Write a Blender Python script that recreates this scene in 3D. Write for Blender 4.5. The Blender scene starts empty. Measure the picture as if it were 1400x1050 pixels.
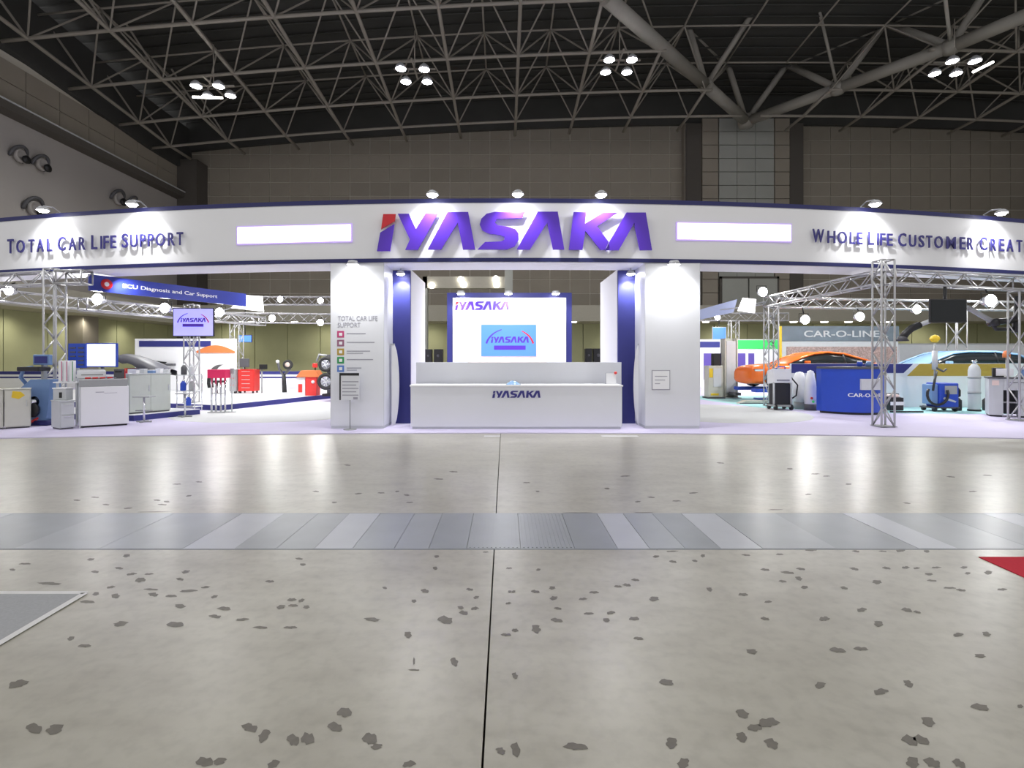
import bpy, bmesh, math, random
from mathutils import Vector, Matrix
random.seed(7)
R = math.radians
PI = math.pi
SC = bpy.context.scene
COL = SC.collection
F = 720.0; CH = 1.55
# ------------------------------------------------------------------ camera, world, exposure
cam = bpy.data.cameras.new('camera'); camo = bpy.data.objects.new('camera', cam); COL.objects.link(camo)
cam.sensor_fit = 'HORIZONTAL'; cam.sensor_width = 36; cam.lens = F/1400*36
cam.shift_x = 10/1400; cam.shift_y = -35/1400; cam.clip_end = 400
camo.location = (0, 0, CH); camo.rotation_euler = (R(90), 0, 0)
SC.camera = camo
w = bpy.data.worlds.new('hall_air'); SC.world = w; w.use_nodes = True
w.node_tree.nodes['Background'].inputs[0].default_value = (1.0, 0.99, 1.0, 1)
w.node_tree.nodes['Background'].inputs[1].default_value = 0.66
SC.view_settings.view_transform = 'Standard'; SC.view_settings.look = 'None'
SC.view_settings.gamma = 1; SC.view_settings.exposure = 0.0; SC.view_settings.use_curve_mapping = False
SC.cycles.use_denoising = True
SC.cycles.max_bounces = 6; SC.cycles.sample_clamp_indirect = 6.0
HALL_W = 1400          # watts of one hall lamp cluster
HEAD_W = 36            # header spot
FLOOD_W = 75          # truss floodlight
PILLAR_W = 85

def at(px, py, Y):
    "point seen at pixel (px,py) at depth Y"
    return Vector(((px-690)/F*Y, Y, CH+(490-py)/F*Y))
def X(px, Y): return (px-690)/F*Y
def Z(py, Y): return CH+(490-py)/F*Y

def light(name, kind, loc, power, aim=None, parent=None, color=(1, 1, 1), **kw):
    l = bpy.data.lights.new(name, kind); l.energy = power; l.color = color
    for k, v in kw.items(): setattr(l, k, v)
    o = bpy.data.objects.new(name, l); COL.objects.link(o)
    m = Matrix.Translation(Vector(loc))
    if aim is not None:
        m = m @ (Vector(aim)-Vector(loc)).to_track_quat('-Z', 'Y').to_matrix().to_4x4()
    if parent is not None:
        o.parent = parent; o.matrix_local = Matrix.Translation(-Vector(parent.location)) @ m
    else: o.matrix_world = m
    return o

# ------------------------------------------------------------------ materials
MATS = {}
def mat(name, col, rough=0.5, metal=0.0, emit=0.0, ecol=None, var=0.06, scale=6.0, bump=0.0, spec=None, alpha=None, trans=0.0):
    if name in MATS: return MATS[name]
    m = bpy.data.materials.new(name); m.use_nodes = True
    nt = m.node_tree; b = nt.nodes['Principled BSDF']
    c = (*col, 1)
    b.inputs['Roughness'].default_value = rough; b.inputs['Metallic'].default_value = metal
    tc = nt.nodes.new('ShaderNodeTexCoord'); nz = nt.nodes.new('ShaderNodeTexNoise')
    nz.inputs['Scale'].default_value = scale; nz.inputs['Detail'].default_value = 4
    nt.links.new(tc.outputs['Object'], nz.inputs['Vector'])
    mx = nt.nodes.new('ShaderNodeMix'); mx.data_type = 'RGBA'
    mx.inputs[6].default_value = tuple(x*(1-var) for x in col)+(1,)
    mx.inputs[7].default_value = tuple(min(1, x*(1+var)) for x in col)+(1,)
    nt.links.new(nz.outputs['Fac'], mx.inputs[0]); nt.links.new(mx.outputs[2], b.inputs['Base Color'])
    if bump:
        bp = nt.nodes.new('ShaderNodeBump'); bp.inputs['Strength'].default_value = bump; bp.inputs['Distance'].default_value = 0.02
        nt.links.new(nz.outputs['Fac'], bp.inputs['Height']); nt.links.new(bp.outputs[0], b.inputs['Normal'])
    if emit:
        b.inputs['Emission Color'].default_value = (*(ecol or col), 1); b.inputs['Emission Strength'].default_value = emit
    if trans: b.inputs['Transmission Weight'].default_value = trans
    if spec is not None: b.inputs['Specular IOR Level'].default_value = spec
    MATS[name] = m
    return m

def concrete():
    m = bpy.data.materials.new('polished_concrete'); m.use_nodes = True
    nt = m.node_tree; b = nt.nodes['Principled BSDF']; N = nt.nodes.new; L = nt.links.new
    tc = N('ShaderNodeTexCoord')
    mp = N('ShaderNodeMapping'); L(tc.outputs['Object'], mp.inputs[0]); mp.inputs['Scale'].default_value = (1, 1, 1)
    n1 = N('ShaderNodeTexNoise'); n1.inputs['Scale'].default_value = 0.55; n1.inputs['Detail'].default_value = 7; n1.inputs['Roughness'].default_value = .6
    L(mp.outputs[0], n1.inputs[0])
    mp2 = N('ShaderNodeMapping'); L(tc.outputs['Object'], mp2.inputs[0]); mp2.inputs['Scale'].default_value = (1.3, 3.2, 1); mp2.inputs['Rotation'].default_value = (0, 0, .25)
    n2 = N('ShaderNodeTexNoise'); n2.inputs['Scale'].default_value = 1.6; n2.inputs['Detail'].default_value = 6
    L(mp2.outputs[0], n2.inputs[0])
    r1 = N('ShaderNodeValToRGB'); e = r1.color_ramp.elements
    e[0].position = .25; e[0].color = (.47, .45, .39, 1); e[1].position = .75; e[1].color = (.60, .58, .51, 1)
    L(n1.outputs[0], r1.inputs[0])
    r2 = N('ShaderNodeValToRGB'); e = r2.color_ramp.elements
    e[0].position = .33; e[0].color = (.80, .79, .78, 1); e[1].position = .6; e[1].color = (1, 1, 1, 1)
    L(n2.outputs[0], r2.inputs[0])
    mx = N('ShaderNodeMix'); mx.data_type = 'RGBA'; mx.blend_type = 'MULTIPLY'; mx.inputs[0].default_value = .6
    L(r1.outputs[0], mx.inputs[6]); L(r2.outputs[0], mx.inputs[7])
    # fine speckle
    n3 = N('ShaderNodeTexNoise'); n3.inputs['Scale'].default_value = 14; n3.inputs['Detail'].default_value = 5; L(tc.outputs['Object'], n3.inputs[0])
    r3 = N('ShaderNodeValToRGB'); e = r3.color_ramp.elements
    e[0].position = .3; e[0].color = (.82, .82, .82, 1); e[1].position = .55; e[1].color = (1, 1, 1, 1); L(n3.outputs[0], r3.inputs[0])
    mx2 = N('ShaderNodeMix'); mx2.data_type = 'RGBA'; mx2.blend_type = 'MULTIPLY'; mx2.inputs[0].default_value = .6
    L(mx.outputs[2], mx2.inputs[6]); L(r3.outputs[0], mx2.inputs[7])
    L(mx2.outputs[2], b.inputs['Base Color'])
    mr = N('ShaderNodeMapRange'); mr.inputs[3].default_value = .25; mr.inputs[4].default_value = .36
    L(n2.outputs[0], mr.inputs[0]); L(mr.outputs[0], b.inputs['Roughness'])
    bp = N('ShaderNodeBump'); bp.inputs['Strength'].default_value = .018; bp.inputs['Distance'].default_value = .01
    L(n2.outputs[0], bp.inputs['Height']); L(bp.outputs[0], b.inputs['Normal'])
    return m

M = dict(
    paleblue=mat('pale_banner', (.55, .62, .9), .5),  # plain pale blue of the slanted banner
    bannerblue=mat('banner_blue', (.03, .045, .30), .3, var=.15, scale=2),
    concrete=concrete(),
    joint=mat('dark_joint', (.15, .145, .13), .8),
    stain=mat('damp_stain', (.175, .16, .135), .45, var=.25, scale=25),
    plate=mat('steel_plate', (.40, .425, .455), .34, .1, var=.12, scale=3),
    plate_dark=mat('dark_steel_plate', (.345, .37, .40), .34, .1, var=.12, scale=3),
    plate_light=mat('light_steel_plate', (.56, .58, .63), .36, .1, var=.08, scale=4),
    red_carpet=mat('red_carpet', (.62, .02, .045), .9, var=.1, scale=60),
    grey_carpet=mat('grey_carpet', (.42, .43, .45), .95, var=.15, scale=80),
    white_tape=mat('white_tape', (.8, .8, .8), .6),
    lav=mat('pale_lavender_carpet', (.70, .65, .86), .8, var=.04, scale=3),
    greyf=mat('pale_grey_carpet', (.66, .67, .68), .8, var=.04, scale=3),
    aqua=mat('aqua_carpet', (.45, .78, .80), .8, var=.05, scale=3),
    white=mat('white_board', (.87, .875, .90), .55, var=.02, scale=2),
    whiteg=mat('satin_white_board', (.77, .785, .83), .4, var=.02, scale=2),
    navy=mat('navy_board', (.015, .018, .12), .5, var=.08),
    blueb=mat('royal_blue_board', (.028, .032, .20), .5, var=.05),
    logo=mat('indigo_gloss', (.095, .03, .50), .28, var=.03),
    logored=mat('red_gloss', (.62, .02, .03), .3, var=.03),
    textd=mat('dark_indigo_lettering', (.04, .035, .22), .4),
    white_glow=mat('glowing_white', (1, 1, 1), .5, emit=1.6, ecol=(1, .99, 1)),  # self-glowing white, shared by header strips and brightly lit hanging panels
    lilac_glow=mat('lilac_halo', (.55, .42, .85), .5, emit=.35, ecol=(.6, .45, 1)),
    lamp=mat('lamp_glass', (1, 1, 1), .4, emit=45),
    hlamp=mat('hall_lamp_glass', (1, 1, 1), .4, emit=60),
    flood=mat('flood_glass', (1, 1, 1), .4, emit=110, ecol=(1, 1, .97)),
    down=mat('downlight_glass', (1, .97, .9), .4, emit=9, ecol=(1, .97, .88)),
    lampbody=mat('lamp_body_grey', (.55, .56, .6), .45, .2),
    steel=mat('painted_roof_steel', (.30, .275, .24), .6, var=.12, scale=1.5),
    bigpipe=mat('painted_pipe_steel', (.30, .285, .255), .6, var=.15, scale=1.0),
    deck=mat('dark_roof_deck', (.055, .055, .052), .9, var=.3, scale=.4),
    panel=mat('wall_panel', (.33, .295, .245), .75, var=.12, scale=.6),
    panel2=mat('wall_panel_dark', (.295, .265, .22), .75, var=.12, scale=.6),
    panelg=mat('wall_panel_grey', (.40, .41, .38), .75, var=.1, scale=.6),
    grout=mat('pale_panel_joint', (.62, .59, .52), .8),
    darkwall=mat('dark_wall_strip', (.10, .09, .08), .8),
    olive=mat('olive_partition', (.47, .48, .29), .7, var=.1, scale=.8),
    soffit=mat('cream_soffit', (.42, .40, .34), .7),
    plaster=mat('grey_plaster', (.40, .375, .36), .7, var=.06, scale=.3),
    alu=mat('truss_aluminium', (.52, .52, .53), .38, .55, var=.1, scale=9),
    chrome=mat('chrome', (.75, .76, .8), .15, 1.0),
    black=mat('black_plastic', (.015, .015, .017), .45),
    dgrey=mat('dark_grey_plastic', (.09, .09, .1), .5),
    grey=mat('mid_grey_paint', (.36, .37, .38), .5),
    lgrey=mat('light_grey_paint', (.58, .6, .62), .5),
    beige=mat('beige_paint', (.55, .54, .47), .5),
    cream=mat('cream_cabinet_paint', (.62, .62, .55), .5),
    yellow=mat('yellow_paint', (.8, .55, .03), .5),
    gold=mat('gold_board', (.48, .33, .05), .5),
    red=mat('red_paint', (.70, .035, .03), .4),
    pinkred=mat('crimson_cloth', (.75, .02, .12), .6),
    orange=mat('orange_paint', (.85, .16, .02), .22),
    orangetop=mat('orange_board', (.72, .2, .06), .5),
    skycar=mat('pale_blue_paint', (.35, .58, .9), .22),
    rblue=mat('royal_blue_paint', (.02, .07, .50), .35),
    mblue=mat('machine_blue_paint', (.16, .27, .50), .45),
    glass=mat('dark_glass', (.015, .018, .02), .12, spec=.3),
    tyre=mat('tyre_rubber', (.03, .03, .03), .8),
    screen=mat('lit_blue_screen', (.05, .16, .5), .3, emit=.6, ecol=(.17, .40, .95)),
    screenw=mat('lit_white_screen', (.9, .9, .95), .3, emit=.9, ecol=(.9, .92, 1)),
    screenl=mat('lit_lilac_screen', (.3, .3, .9), .3, emit=.9, ecol=(.38, .36, 1)),
    peach=mat('peach_board', (.9, .72, .66), .6),
    green=mat('green_board', (.05, .55, .12), .5, emit=.25, ecol=(.05, .9, .2)),
    violet=mat('violet_board', (.12, .08, .38), .5),
    bannergrey=mat('slate_banner', (.16, .2, .24), .5, var=.5, scale=1.4),
    mural=mat('rosy_mural', (.40, .29, .27), .6, var=.95, scale=16),
    caption=mat('grey_print', (.36, .36, .42), .6),
    ic1=mat('pink_print', (.55, .06, .2), .5), ic2=mat('mauve_print', (.3, .12, .2), .5), ic3=mat('ochre_print', (.45, .3, .05), .5),
    ic4=mat('green_print', (.03, .3, .1), .5), ic5=mat('blue_print', (.1, .22, .6), .5),
    clear=mat('pale_cabinet_glass', (.56, .6, .56), .15),
)

# ------------------------------------------------------------------ mesh helpers
class MB:
    def __init__(s): s.v = []; s.f = []; s.sm = []
    def add(s, vs, fs, smooth=False):
        n = len(s.v); s.v += [tuple(v) for v in vs]; s.f += [tuple(i+n for i in f) for f in fs]; s.sm += [smooth]*len(fs); return s
    def box(s, x0, x1, y0, y1, z0, z1, b=0.0):
        if b <= 0:
            vs = [(x, y, z) for z in (z0, z1) for y in (y0, y1) for x in (x0, x1)]
            return s.add(vs, [(0, 2, 3, 1), (4, 5, 7, 6), (0, 1, 5, 4), (2, 6, 7, 3), (0, 4, 6, 2), (1, 3, 7, 5)])
        bm = bmesh.new(); bmesh.ops.create_cube(bm, size=1)
        for v in bm.verts: v.co = Vector(((x0+x1)/2+v.co.x*(x1-x0), (y0+y1)/2+v.co.y*(y1-y0), (z0+z1)/2+v.co.z*(z1-z0)))
        bmesh.ops.bevel(bm, geom=bm.edges[:], offset=b, segments=2, affect='EDGES', profile=.5)
        bm.verts.index_update(); vs = [v.co[:] for v in bm.verts]; fs = [[v.index for v in f.verts] for f in bm.faces]; bm.free()
        return s.add(vs, fs)
    def tube(s, p0, p1, r, n=8, r1=None, caps=True):
        p0 = Vector(p0); p1 = Vector(p1); r1 = r if r1 is None else r1
        d = (p1-p0).normalized(); a = d.orthogonal().normalized(); b = d.cross(a)
        vs = []
        for p, q in ((p0, r), (p1, r1)):
            for i in range(n):
                t = 2*PI*i/n; vs.append(p+(a*math.cos(t)+b*math.sin(t))*q)
        s.add(vs, [(i, (i+1) % n, n+(i+1) % n, n+i) for i in range(n)], True)
        if caps: s.add(vs, [tuple(reversed(range(n))), tuple(range(n, 2*n))])
        return s
    def path(s, pts, r, n=8):
        pts = [Vector(p) for p in pts]; vs = []; a = None
        for i, p in enumerate(pts):
            d = (pts[min(i+1, len(pts)-1)]-pts[max(i-1, 0)]).normalized()
            if a is None: a = d.orthogonal().normalized()
            a = (a-d*a.dot(d)).normalized(); b = d.cross(a)
            for k in range(n):
                t = 2*PI*k/n; vs.append(p+(a*math.cos(t)+b*math.sin(t))*r)
        fs = [(i*n+k, i*n+(k+1) % n, (i+1)*n+(k+1) % n, (i+1)*n+k) for i in range(len(pts)-1) for k in range(n)]
        s.add(vs, fs, True); m = len(pts)-1
        return s.add(vs, [tuple(reversed(range(n))), tuple(range(m*n, m*n+n))])
    def lathe(s, prof, c=(0, 0, 0), n=20, axis='Z'):
        vs = []
        for r, h in prof:
            for i in range(n):
                t = 2*PI*i/n; u, v = r*math.cos(t), r*math.sin(t)
                p = (u, v, h) if axis == 'Z' else ((u, h, v) if axis == 'Y' else (h, u, v))
                vs.append((p[0]+c[0], p[1]+c[1], p[2]+c[2]))
        return s.add(vs, [(j*n+i, j*n+(i+1) % n, (j+1)*n+(i+1) % n, (j+1)*n+i) for j in range(len(prof)-1) for i in range(n)], True)
    def prism(s, poly, d0, d1, plane='XZ'):
        "extrude a 2D polygon; XZ: depth along Y, XY: depth along Z, YZ: depth along X"
        def P(u, v, d): return (u, d, v) if plane == 'XZ' else ((u, v, d) if plane == 'XY' else (d, u, v))
        n = len(poly)
        vs = [P(u, v, d0) for u, v in poly]+[P(u, v, d1) for u, v in poly]
        s.add(vs, [(i, (i+1) % n, n+(i+1) % n, n+i) for i in range(n)])
        from mathutils.geometry import tessellate_polygon
        tr = tessellate_polygon([[Vector((u, v, 0)) for u, v in poly]])
        s.add(vs, [tuple(t) for t in tr]+[tuple(n+i for i in reversed(t)) for t in tr]); return s
    def mesh(s, name):
        me = bpy.data.meshes.new(name); me.from_pydata(s.v, [], s.f); me.validate()
        if len(me.polygons) == len(s.sm): me.polygons.foreach_set('use_smooth', s.sm)
        bm = bmesh.new(); bm.from_mesh(me); bmesh.ops.remove_doubles(bm, verts=bm.verts, dist=1e-5) if len(s.v) < 3000 else None
        bmesh.ops.recalc_face_normals(bm, faces=bm.faces); bm.to_mesh(me); bm.free()
        return me

def link(name, me, m, parent=None, loc=None, rotz=0, label=None, kind=None):
    o = bpy.data.objects.new(name, me); COL.objects.link(o)
    if m is not None and not me.materials: me.materials.append(m)
    if parent is not None: o.parent = parent
    if loc is not None: o.location = loc
    if rotz: o.rotation_euler = (0, 0, rotz)
    if label: o['label'] = label
    if kind: o['kind'] = kind
    return o
def part(name, mb, m, parent, label=None, kind=None, loc=None, rotz=0):
    return link(name, mb.mesh(name), m, parent, loc, rotz, label, kind)
def thing(name, label, cat, loc=(0, 0, 0), rotz=0, group=None):
    o = bpy.data.objects.new(name, None); COL.objects.link(o); o.location = loc; o.rotation_euler = (0, 0, rotz)
    o.empty_display_size = .2
    o['label'] = label; o['category'] = cat
    if group: o['group'] = group
    return o
def tag(o, label, cat, group=None):
    o['label'] = label; o['category'] = cat
    if group: o['group'] = group
    return o
def struct(name, mb, m, parent=None, kind='structure', **k):
    return part(name, mb, m, parent, kind=None if parent else kind, **k)
def sempty(name):
    o = bpy.data.objects.new(name, None); COL.objects.link(o); o['kind'] = 'structure'; return o
def bx(*a, **k): return MB().box(*a, **k)

ROD = {}
def rod(name, p0, p1, r, m, parent, n=6, kind=None):
    "one bar as its own object, mesh data shared between bars of a radius"
    key = (name, round(r, 4), m.name, n)
    if key not in ROD:
        me = MB().tube((0, 0, 0), (0, 0, 1), r, n).mesh(name); me.materials.append(m); ROD[key] = me
    o = bpy.data.objects.new(name, ROD[key]); COL.objects.link(o)
    p0 = Vector(p0); p1 = Vector(p1); d = p1-p0
    mt = Matrix.Translation(p0) @ d.to_track_quat('Z', 'Y').to_matrix().to_4x4() @ Matrix.Diagonal((1, 1, d.length, 1))
    if parent is not None: o.parent = parent; mt = Matrix.Translation(-Vector(parent.location)) @ mt
    o.matrix_local = mt
    return o

def text_mesh(s, width, height, extrude=.01, offset=0.0):
    "font outline as a mesh, fitted to width x height, in the XZ plane facing -Y, lower left at origin"
    c = bpy.data.curves.new('lettering', 'FONT'); c.body = s; c.extrude = 0.02; c.offset = offset; c.resolution_u = 3
    o = bpy.data.objects.new('lettering', c); COL.objects.link(o)
    dg = bpy.context.evaluated_depsgraph_get(); dg.update()
    me = bpy.data.meshes.new_from_object(o.evaluated_get(dg))
    bpy.data.objects.remove(o); bpy.data.curves.remove(c)
    xs = [v.co.x for v in me.vertices]; ys = [v.co.y for v in me.vertices]
    x0, x1, y0, y1 = min(xs), max(xs), min(ys), max(ys)
    for v in me.vertices:
        v.co = Vector(((v.co.x-x0)/(x1-x0)*width, -(v.co.z/0.02)*extrude/2, (v.co.y-y0)/(y1-y0)*height))
    me.materials.clear(); me.update()
    return me

# logo outline, units: crop pixels; each letter one polygon
LG = [
    ('r', [(137, 102), (190, 102), (186, 130), (128, 164)]),
    ('b', [(124, 178), (184, 143), (166, 254), (110, 254)]),
    ('b', [(200, 102), (247, 102), (277, 165), (318, 100), (372, 100), (285, 250), (232, 250), (252, 208)]),
    ('b', [(412, 96), (500, 96), (530, 250), (478, 250), (455, 140), (385, 250), (328, 250)]),
    ('b', [(742, 96), (612, 96), (578, 104), (556, 124), (549, 148), (560, 172), (590, 186), (636, 191), (654, 198), (654, 210), (640, 217), (572, 219), (540, 250), (664, 250), (696, 238), (714, 212), (714, 184), (700, 166), (668, 157), (625, 151), (612, 139), (622, 125), (728, 122)]),
    ('b', [(795, 95), (880, 95), (908, 250), (860, 250), (835, 140), (762, 250), (706, 250)]),
    ('b', [(948, 95), (1003, 95), (997, 142), (1072, 97), (1137, 97), (1048, 153), (1098, 218), (1083, 250), (1062, 250), (998, 172), (986, 250), (928, 250)]),
    ('b', [(1175, 95), (1257, 95), (1284, 250), (1232, 250), (1208, 138), (1142, 250), (1085, 250), (1100, 218)]),
]
def logo_polys(x0, z0, wd, ht):
    out = []
    for c, p in LG:
        out.append((c, [(x0+(u-110)/(1284-110)*wd, z0+(254-v)/(254-95)*ht) for u, v in p]))
    return out

# ------------------------------------------------------------------ the hall
floor = sempty('floor')
SX = -0.085
g = .0048
for (x0, x1) in ((-34, SX-g), (SX+g, 50)):
    for (y0, y1) in ((-8, 4.27), (5.27, 11.6), (11.6, 51)):
        part('floor_slab', bx(x0, x1, y0+.004, y1-.004, -.12, 0), M['concrete'], floor)
part('floor_joint', bx(-34, 50, -8, 51, -.2, -.125), M['joint'], floor)
part('duct_rim', MB().box(-34, 50, 4.27, 4.283, -.1, .002).box(-34, 50, 5.257, 5.27, -.1, .002), M['plate_dark'], floor)
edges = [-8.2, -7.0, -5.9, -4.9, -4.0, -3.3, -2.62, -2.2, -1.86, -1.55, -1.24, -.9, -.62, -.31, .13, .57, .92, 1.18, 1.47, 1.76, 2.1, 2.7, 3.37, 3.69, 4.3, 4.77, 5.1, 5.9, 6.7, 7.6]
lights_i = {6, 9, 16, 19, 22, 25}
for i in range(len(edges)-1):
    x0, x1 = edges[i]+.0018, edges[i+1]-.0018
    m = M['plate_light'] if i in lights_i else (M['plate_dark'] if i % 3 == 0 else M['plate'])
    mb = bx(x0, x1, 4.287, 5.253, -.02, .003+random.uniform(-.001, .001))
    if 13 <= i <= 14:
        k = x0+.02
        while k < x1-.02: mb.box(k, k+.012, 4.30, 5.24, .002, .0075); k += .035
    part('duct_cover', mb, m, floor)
part('duct_bed', bx(-34, 50, 4.27, 5.27, -.12, -.06), M['joint'], floor)
# stains
ST = [(17,779,10,3),(34,771,16,3),(68,798,36,4),(124,765,14,3),(130,782,11,4),(163,777,14,3),(173,760,14,4),(180,785,14,4),(192,793,14,8),(204,785,12,3),(152,803,12,4),(158,815,14,6),(131,812,12,4),(120,823,20,5),(210,813,17,5),(207,806,22,3),(234,815,15,4),(246,829,20,5),(254,782,14,4),(246,792,12,4),(281,803,15,3),(258,808,25,4),(293,816,12,4),(307,832,18,6),(294,843,19,5),(331,847,18,4),(165,853,24,7),(240,854,24,9),(97,873,12,5),(116,883,18,5),
(409,764,12,3),(414,772,12,3),(369,795,12,4),(399,820,12,5),(412,821,9,5),(384,830,16,5),(401,828,13,4),(419,830,12,4),(357,858,20,4),(397,858,19,4),(509,847,25,5),(526,804,8,3),(566,822,10,4),(581,808,12,6),(595,777,9,4),(597,761,10,3),(642,806,10,4),(651,817,10,4),(649,832,11,5),(634,838,12,7),(630,831,12,4),(609,848,21,12),(558,868,14,8),(664,755,8,2),(696,777,8,3),(697,809,7,3),(695,825,8,4),(692,868,14,5),
(736,779,8,3),(732,809,12,5),(702,809,7,3),(755,804,12,4),(757,818,14,5),(763,832,11,4),(761,848,17,6),(733,860,16,10),(704,862,9,6),(797,819,11,4),(812,810,13,4),(845,802,11,4),(857,800,11,5),(869,793,11,4),(805,839,14,4),(835,838,12,5),(829,848,13,5),(867,846,14,6),(894,819,18,6),(873,873,14,5),(897,761,12,3),(898,751,6,2),(920,768,10,4),(919,754,18,2),(950,767,10,3),(961,760,8,4),(970,806,11,5),(1016,813,13,5),(1020,759,12,3),(1046,779,12,4),(1046,846,12,5),(1050,823,10,4),(1028,891,20,6),
(1066,758,10,3),(1109,752,16,4),(1170,754,12,3),(1207,754,12,2),(1231,753,14,4),(1267,754,11,3),(1077,783,20,4),(1095,778,12,4),(1092,791,12,5),(1070,795,11,4),(1100,803,13,4),(1154,804,12,4),(1168,778,13,4),(1212,777,12,4),(1238,776,11,4),(1253,777,10,3),(1280,776,13,3),(1270,785,15,3),(1274,794,14,3),(1199,796,17,5),(1318,776,13,3),(1323,784,11,3),(1351,783,14,5),(1298,804,17,3),(1314,807,13,4),(1370,806,13,4),(1178,834,15,6),(1127,846,14,7),(1201,853,18,7),(1240,834,14,7),(1254,837,10,4),(1310,868,16,6),(1349,867,15,6),(1145,889,22,8),(1177,887,20,6),(1340,897,20,5),
(25,935,28,12),(47,996,26,14),(75,997,30,12),(341,995,24,12),(361,1006,18,16),(401,1012,18,18),(421,1010,18,20),(458,994,22,14),(471,974,20,16),(506,1010,20,18),(515,1021,20,7),(280,1042,24,16),(300,1041,22,9),(374,1045,18,12),(621,905,12,11),(559,1045,18,10),(566,904,3,12),(566,916,18,2),
(704,924,10,8),(911,933,20,10),(1015,976,20,12),(1050,988,28,16),(1032,995,20,12),(1014,1008,20,12),(1055,1017,22,14),(918,1016,22,14),(934,1044,20,14),(787,1021,34,12),(705,1025,16,18),(685,1027,16,9),(1121,937,18,8),(1204,946,22,9),(1242,935,16,9),(1269,987,24,12),(1244,1012,22,16),(1260,1012,22,14),(1248,1043,24,14),(1275,1043,24,14),(1311,1044,20,12),(1340,967,24,11),(1395,966,8,6),
(105,684,12,2),(130,680,12,2),(145,690,12,2),(175,695,14,2),(215,684,12,2),(228,686,12,2),(242,662,12,2),(258,678,10,2),(272,659,10,2),(222,690,14,2),(432,672,10,2),(457,687,10,2),(490,675,12,2),(521,674,10,2),(543,672,8,2),(556,677,10,2),(560,687,10,2),(475,636,10,2),(620,645,12,2),(600,655,14,2),(855,651,14,2),(872,686,10,2),(890,680,12,2),(925,685,12,2),(985,633,10,2),(948,674,14,2),(1080,641,12,2),(1115,648,12,2),(1130,651,10,2),(1160,662,12,2),(1240,688,12,2),(1105,676,10,2),(1350,650,12,2),(1300,652,12,2),(1330,672,12,2),(735,672,8,2),(720,660,10,2),(830,668,10,2),(210,700,50,1),(465,702,36,1),(880,701,40,1),(1060,697,30,1),(790,701,40,1)]
mb = MB()
for px, py, w_, h_ in ST:
    d0 = F*CH/(py-490); x = X(px, d0)
    rx = w_/2/F*d0*.85; ry = (h_/2)*d0*d0/(F*CH)*.95
    # the marks lean along the line of sight in the photo, undo that by shearing with x/depth
    n = 14; vs = [(x, d0, .0012)]; ph = random.uniform(0, 6)
    for i in range(n):
        t = 2*PI*i/n; k = 1+.22*math.sin(2*t+ph)+.16*math.sin(5*t+ph*2)+random.uniform(-.1, .1)
        dy = ry*k*math.sin(t); vs.append((x+rx*k*math.cos(t)+dy*x/d0*.75, d0+dy, .0012))
    mb.add(vs, [(0, 1+i, 1+(i+1) % n) for i in range(n)])
part('footprint_stains', mb, M['stain'], floor, kind='stuff', label='dark damp smudges and footprints scattered over the concrete')

def HB(x, y): return 22-.00102*(x-22)**2-.076*(min(y, 44.4)-44.4)
def WT(x): return 23.6-.00095*(x-22)**2

ZW0 = 50.0
wb = sempty('wall_back')
part('wall_core', bx(-30, 50, 50.06, 50.4, 0, 24.2), M['grout'], wb)
pw, phh = 1.9, 1.32
base_y0 = 6.4
seen, rest = [], {0: MB(), 1: MB()}
j = 0
while base_y0+j*phh < 23.6:
    z0 = base_y0+j*phh; z1 = z0+phh
    x = -29.9
    while x < 49:
        if not (16.9 < x+pw/2 < 27.8):
            vis = z1 > 15.8 or (z0 < 10.4 and -22 < x < 45)
            q = (x+.035, x+pw-.035, 50.0, 50.1, z0+.035, z1-.035)
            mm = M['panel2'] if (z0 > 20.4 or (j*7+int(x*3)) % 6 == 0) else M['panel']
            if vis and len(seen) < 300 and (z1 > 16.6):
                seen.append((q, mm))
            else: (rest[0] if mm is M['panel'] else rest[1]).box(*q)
        x += pw
    j += 1
shared = {}
for q, mm in seen:
    if mm.name not in shared:
        me = bx(0, q[1]-q[0], 0, .1, 0, q[5]-q[4]).mesh('wall_panel'); me.materials.append(mm); shared[mm.name] = me
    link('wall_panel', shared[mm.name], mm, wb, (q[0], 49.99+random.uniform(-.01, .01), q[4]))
part('far_panels', rest[0], M['panel'], wb, kind='stuff')
part('far_dark_panels', rest[1], M['panel2'], wb, kind='stuff')
# pilaster under the big truss support
pil = part('pilaster', MB().box(16.8, 27.9, 49.2, 50.05, 6.4, 23.5), M['panel2'], wb)
part('pilaster_edge', MB().box(16.9, 18.3, 49.0, 49.25, 6.4, 23.4), M['darkwall'], wb)
part('pilaster_edge', MB().box(26.55, 27.8, 49.0, 49.25, 6.4, 23.4), M['darkwall'], wb)
for k in range(14):
    z0 = 6.4+k*1.25
    for (xa, xb) in ((18.4, 19.85), (19.95, 21.6), (21.64, 23.3), (23.34, 25.05), (25.15, 26.5)):
        part('pilaster_panel', bx(xa, xb, 48.98, 49.22, z0+.03, z0+1.22), M['panelg'] if 19.9 < xa < 25.1 else M['panel'], wb)
# corner pier
part('corner_pier', MB().box(-30, -28.2, 48.2, 50, 0, 19.8), M['darkwall'], wb)
# dark arched head that closes the wall under the roof
mb = MB(); n = 40
for i in range(n):
    xa, xb = -30+80*i/n, -30+80*(i+1)/n
    za, zb = WT(xa), WT(xb)
    mb.add([(xa, 49.55, za), (xb, 49.55, zb), (xb, 49.55, zb+5), (xa, 49.55, za+5), (xa, 49.9, za), (xb, 49.9, zb)], [(0, 1, 2, 3), (0, 4, 5, 1)])
struct('trim_1', mb, M['deck'])
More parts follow.
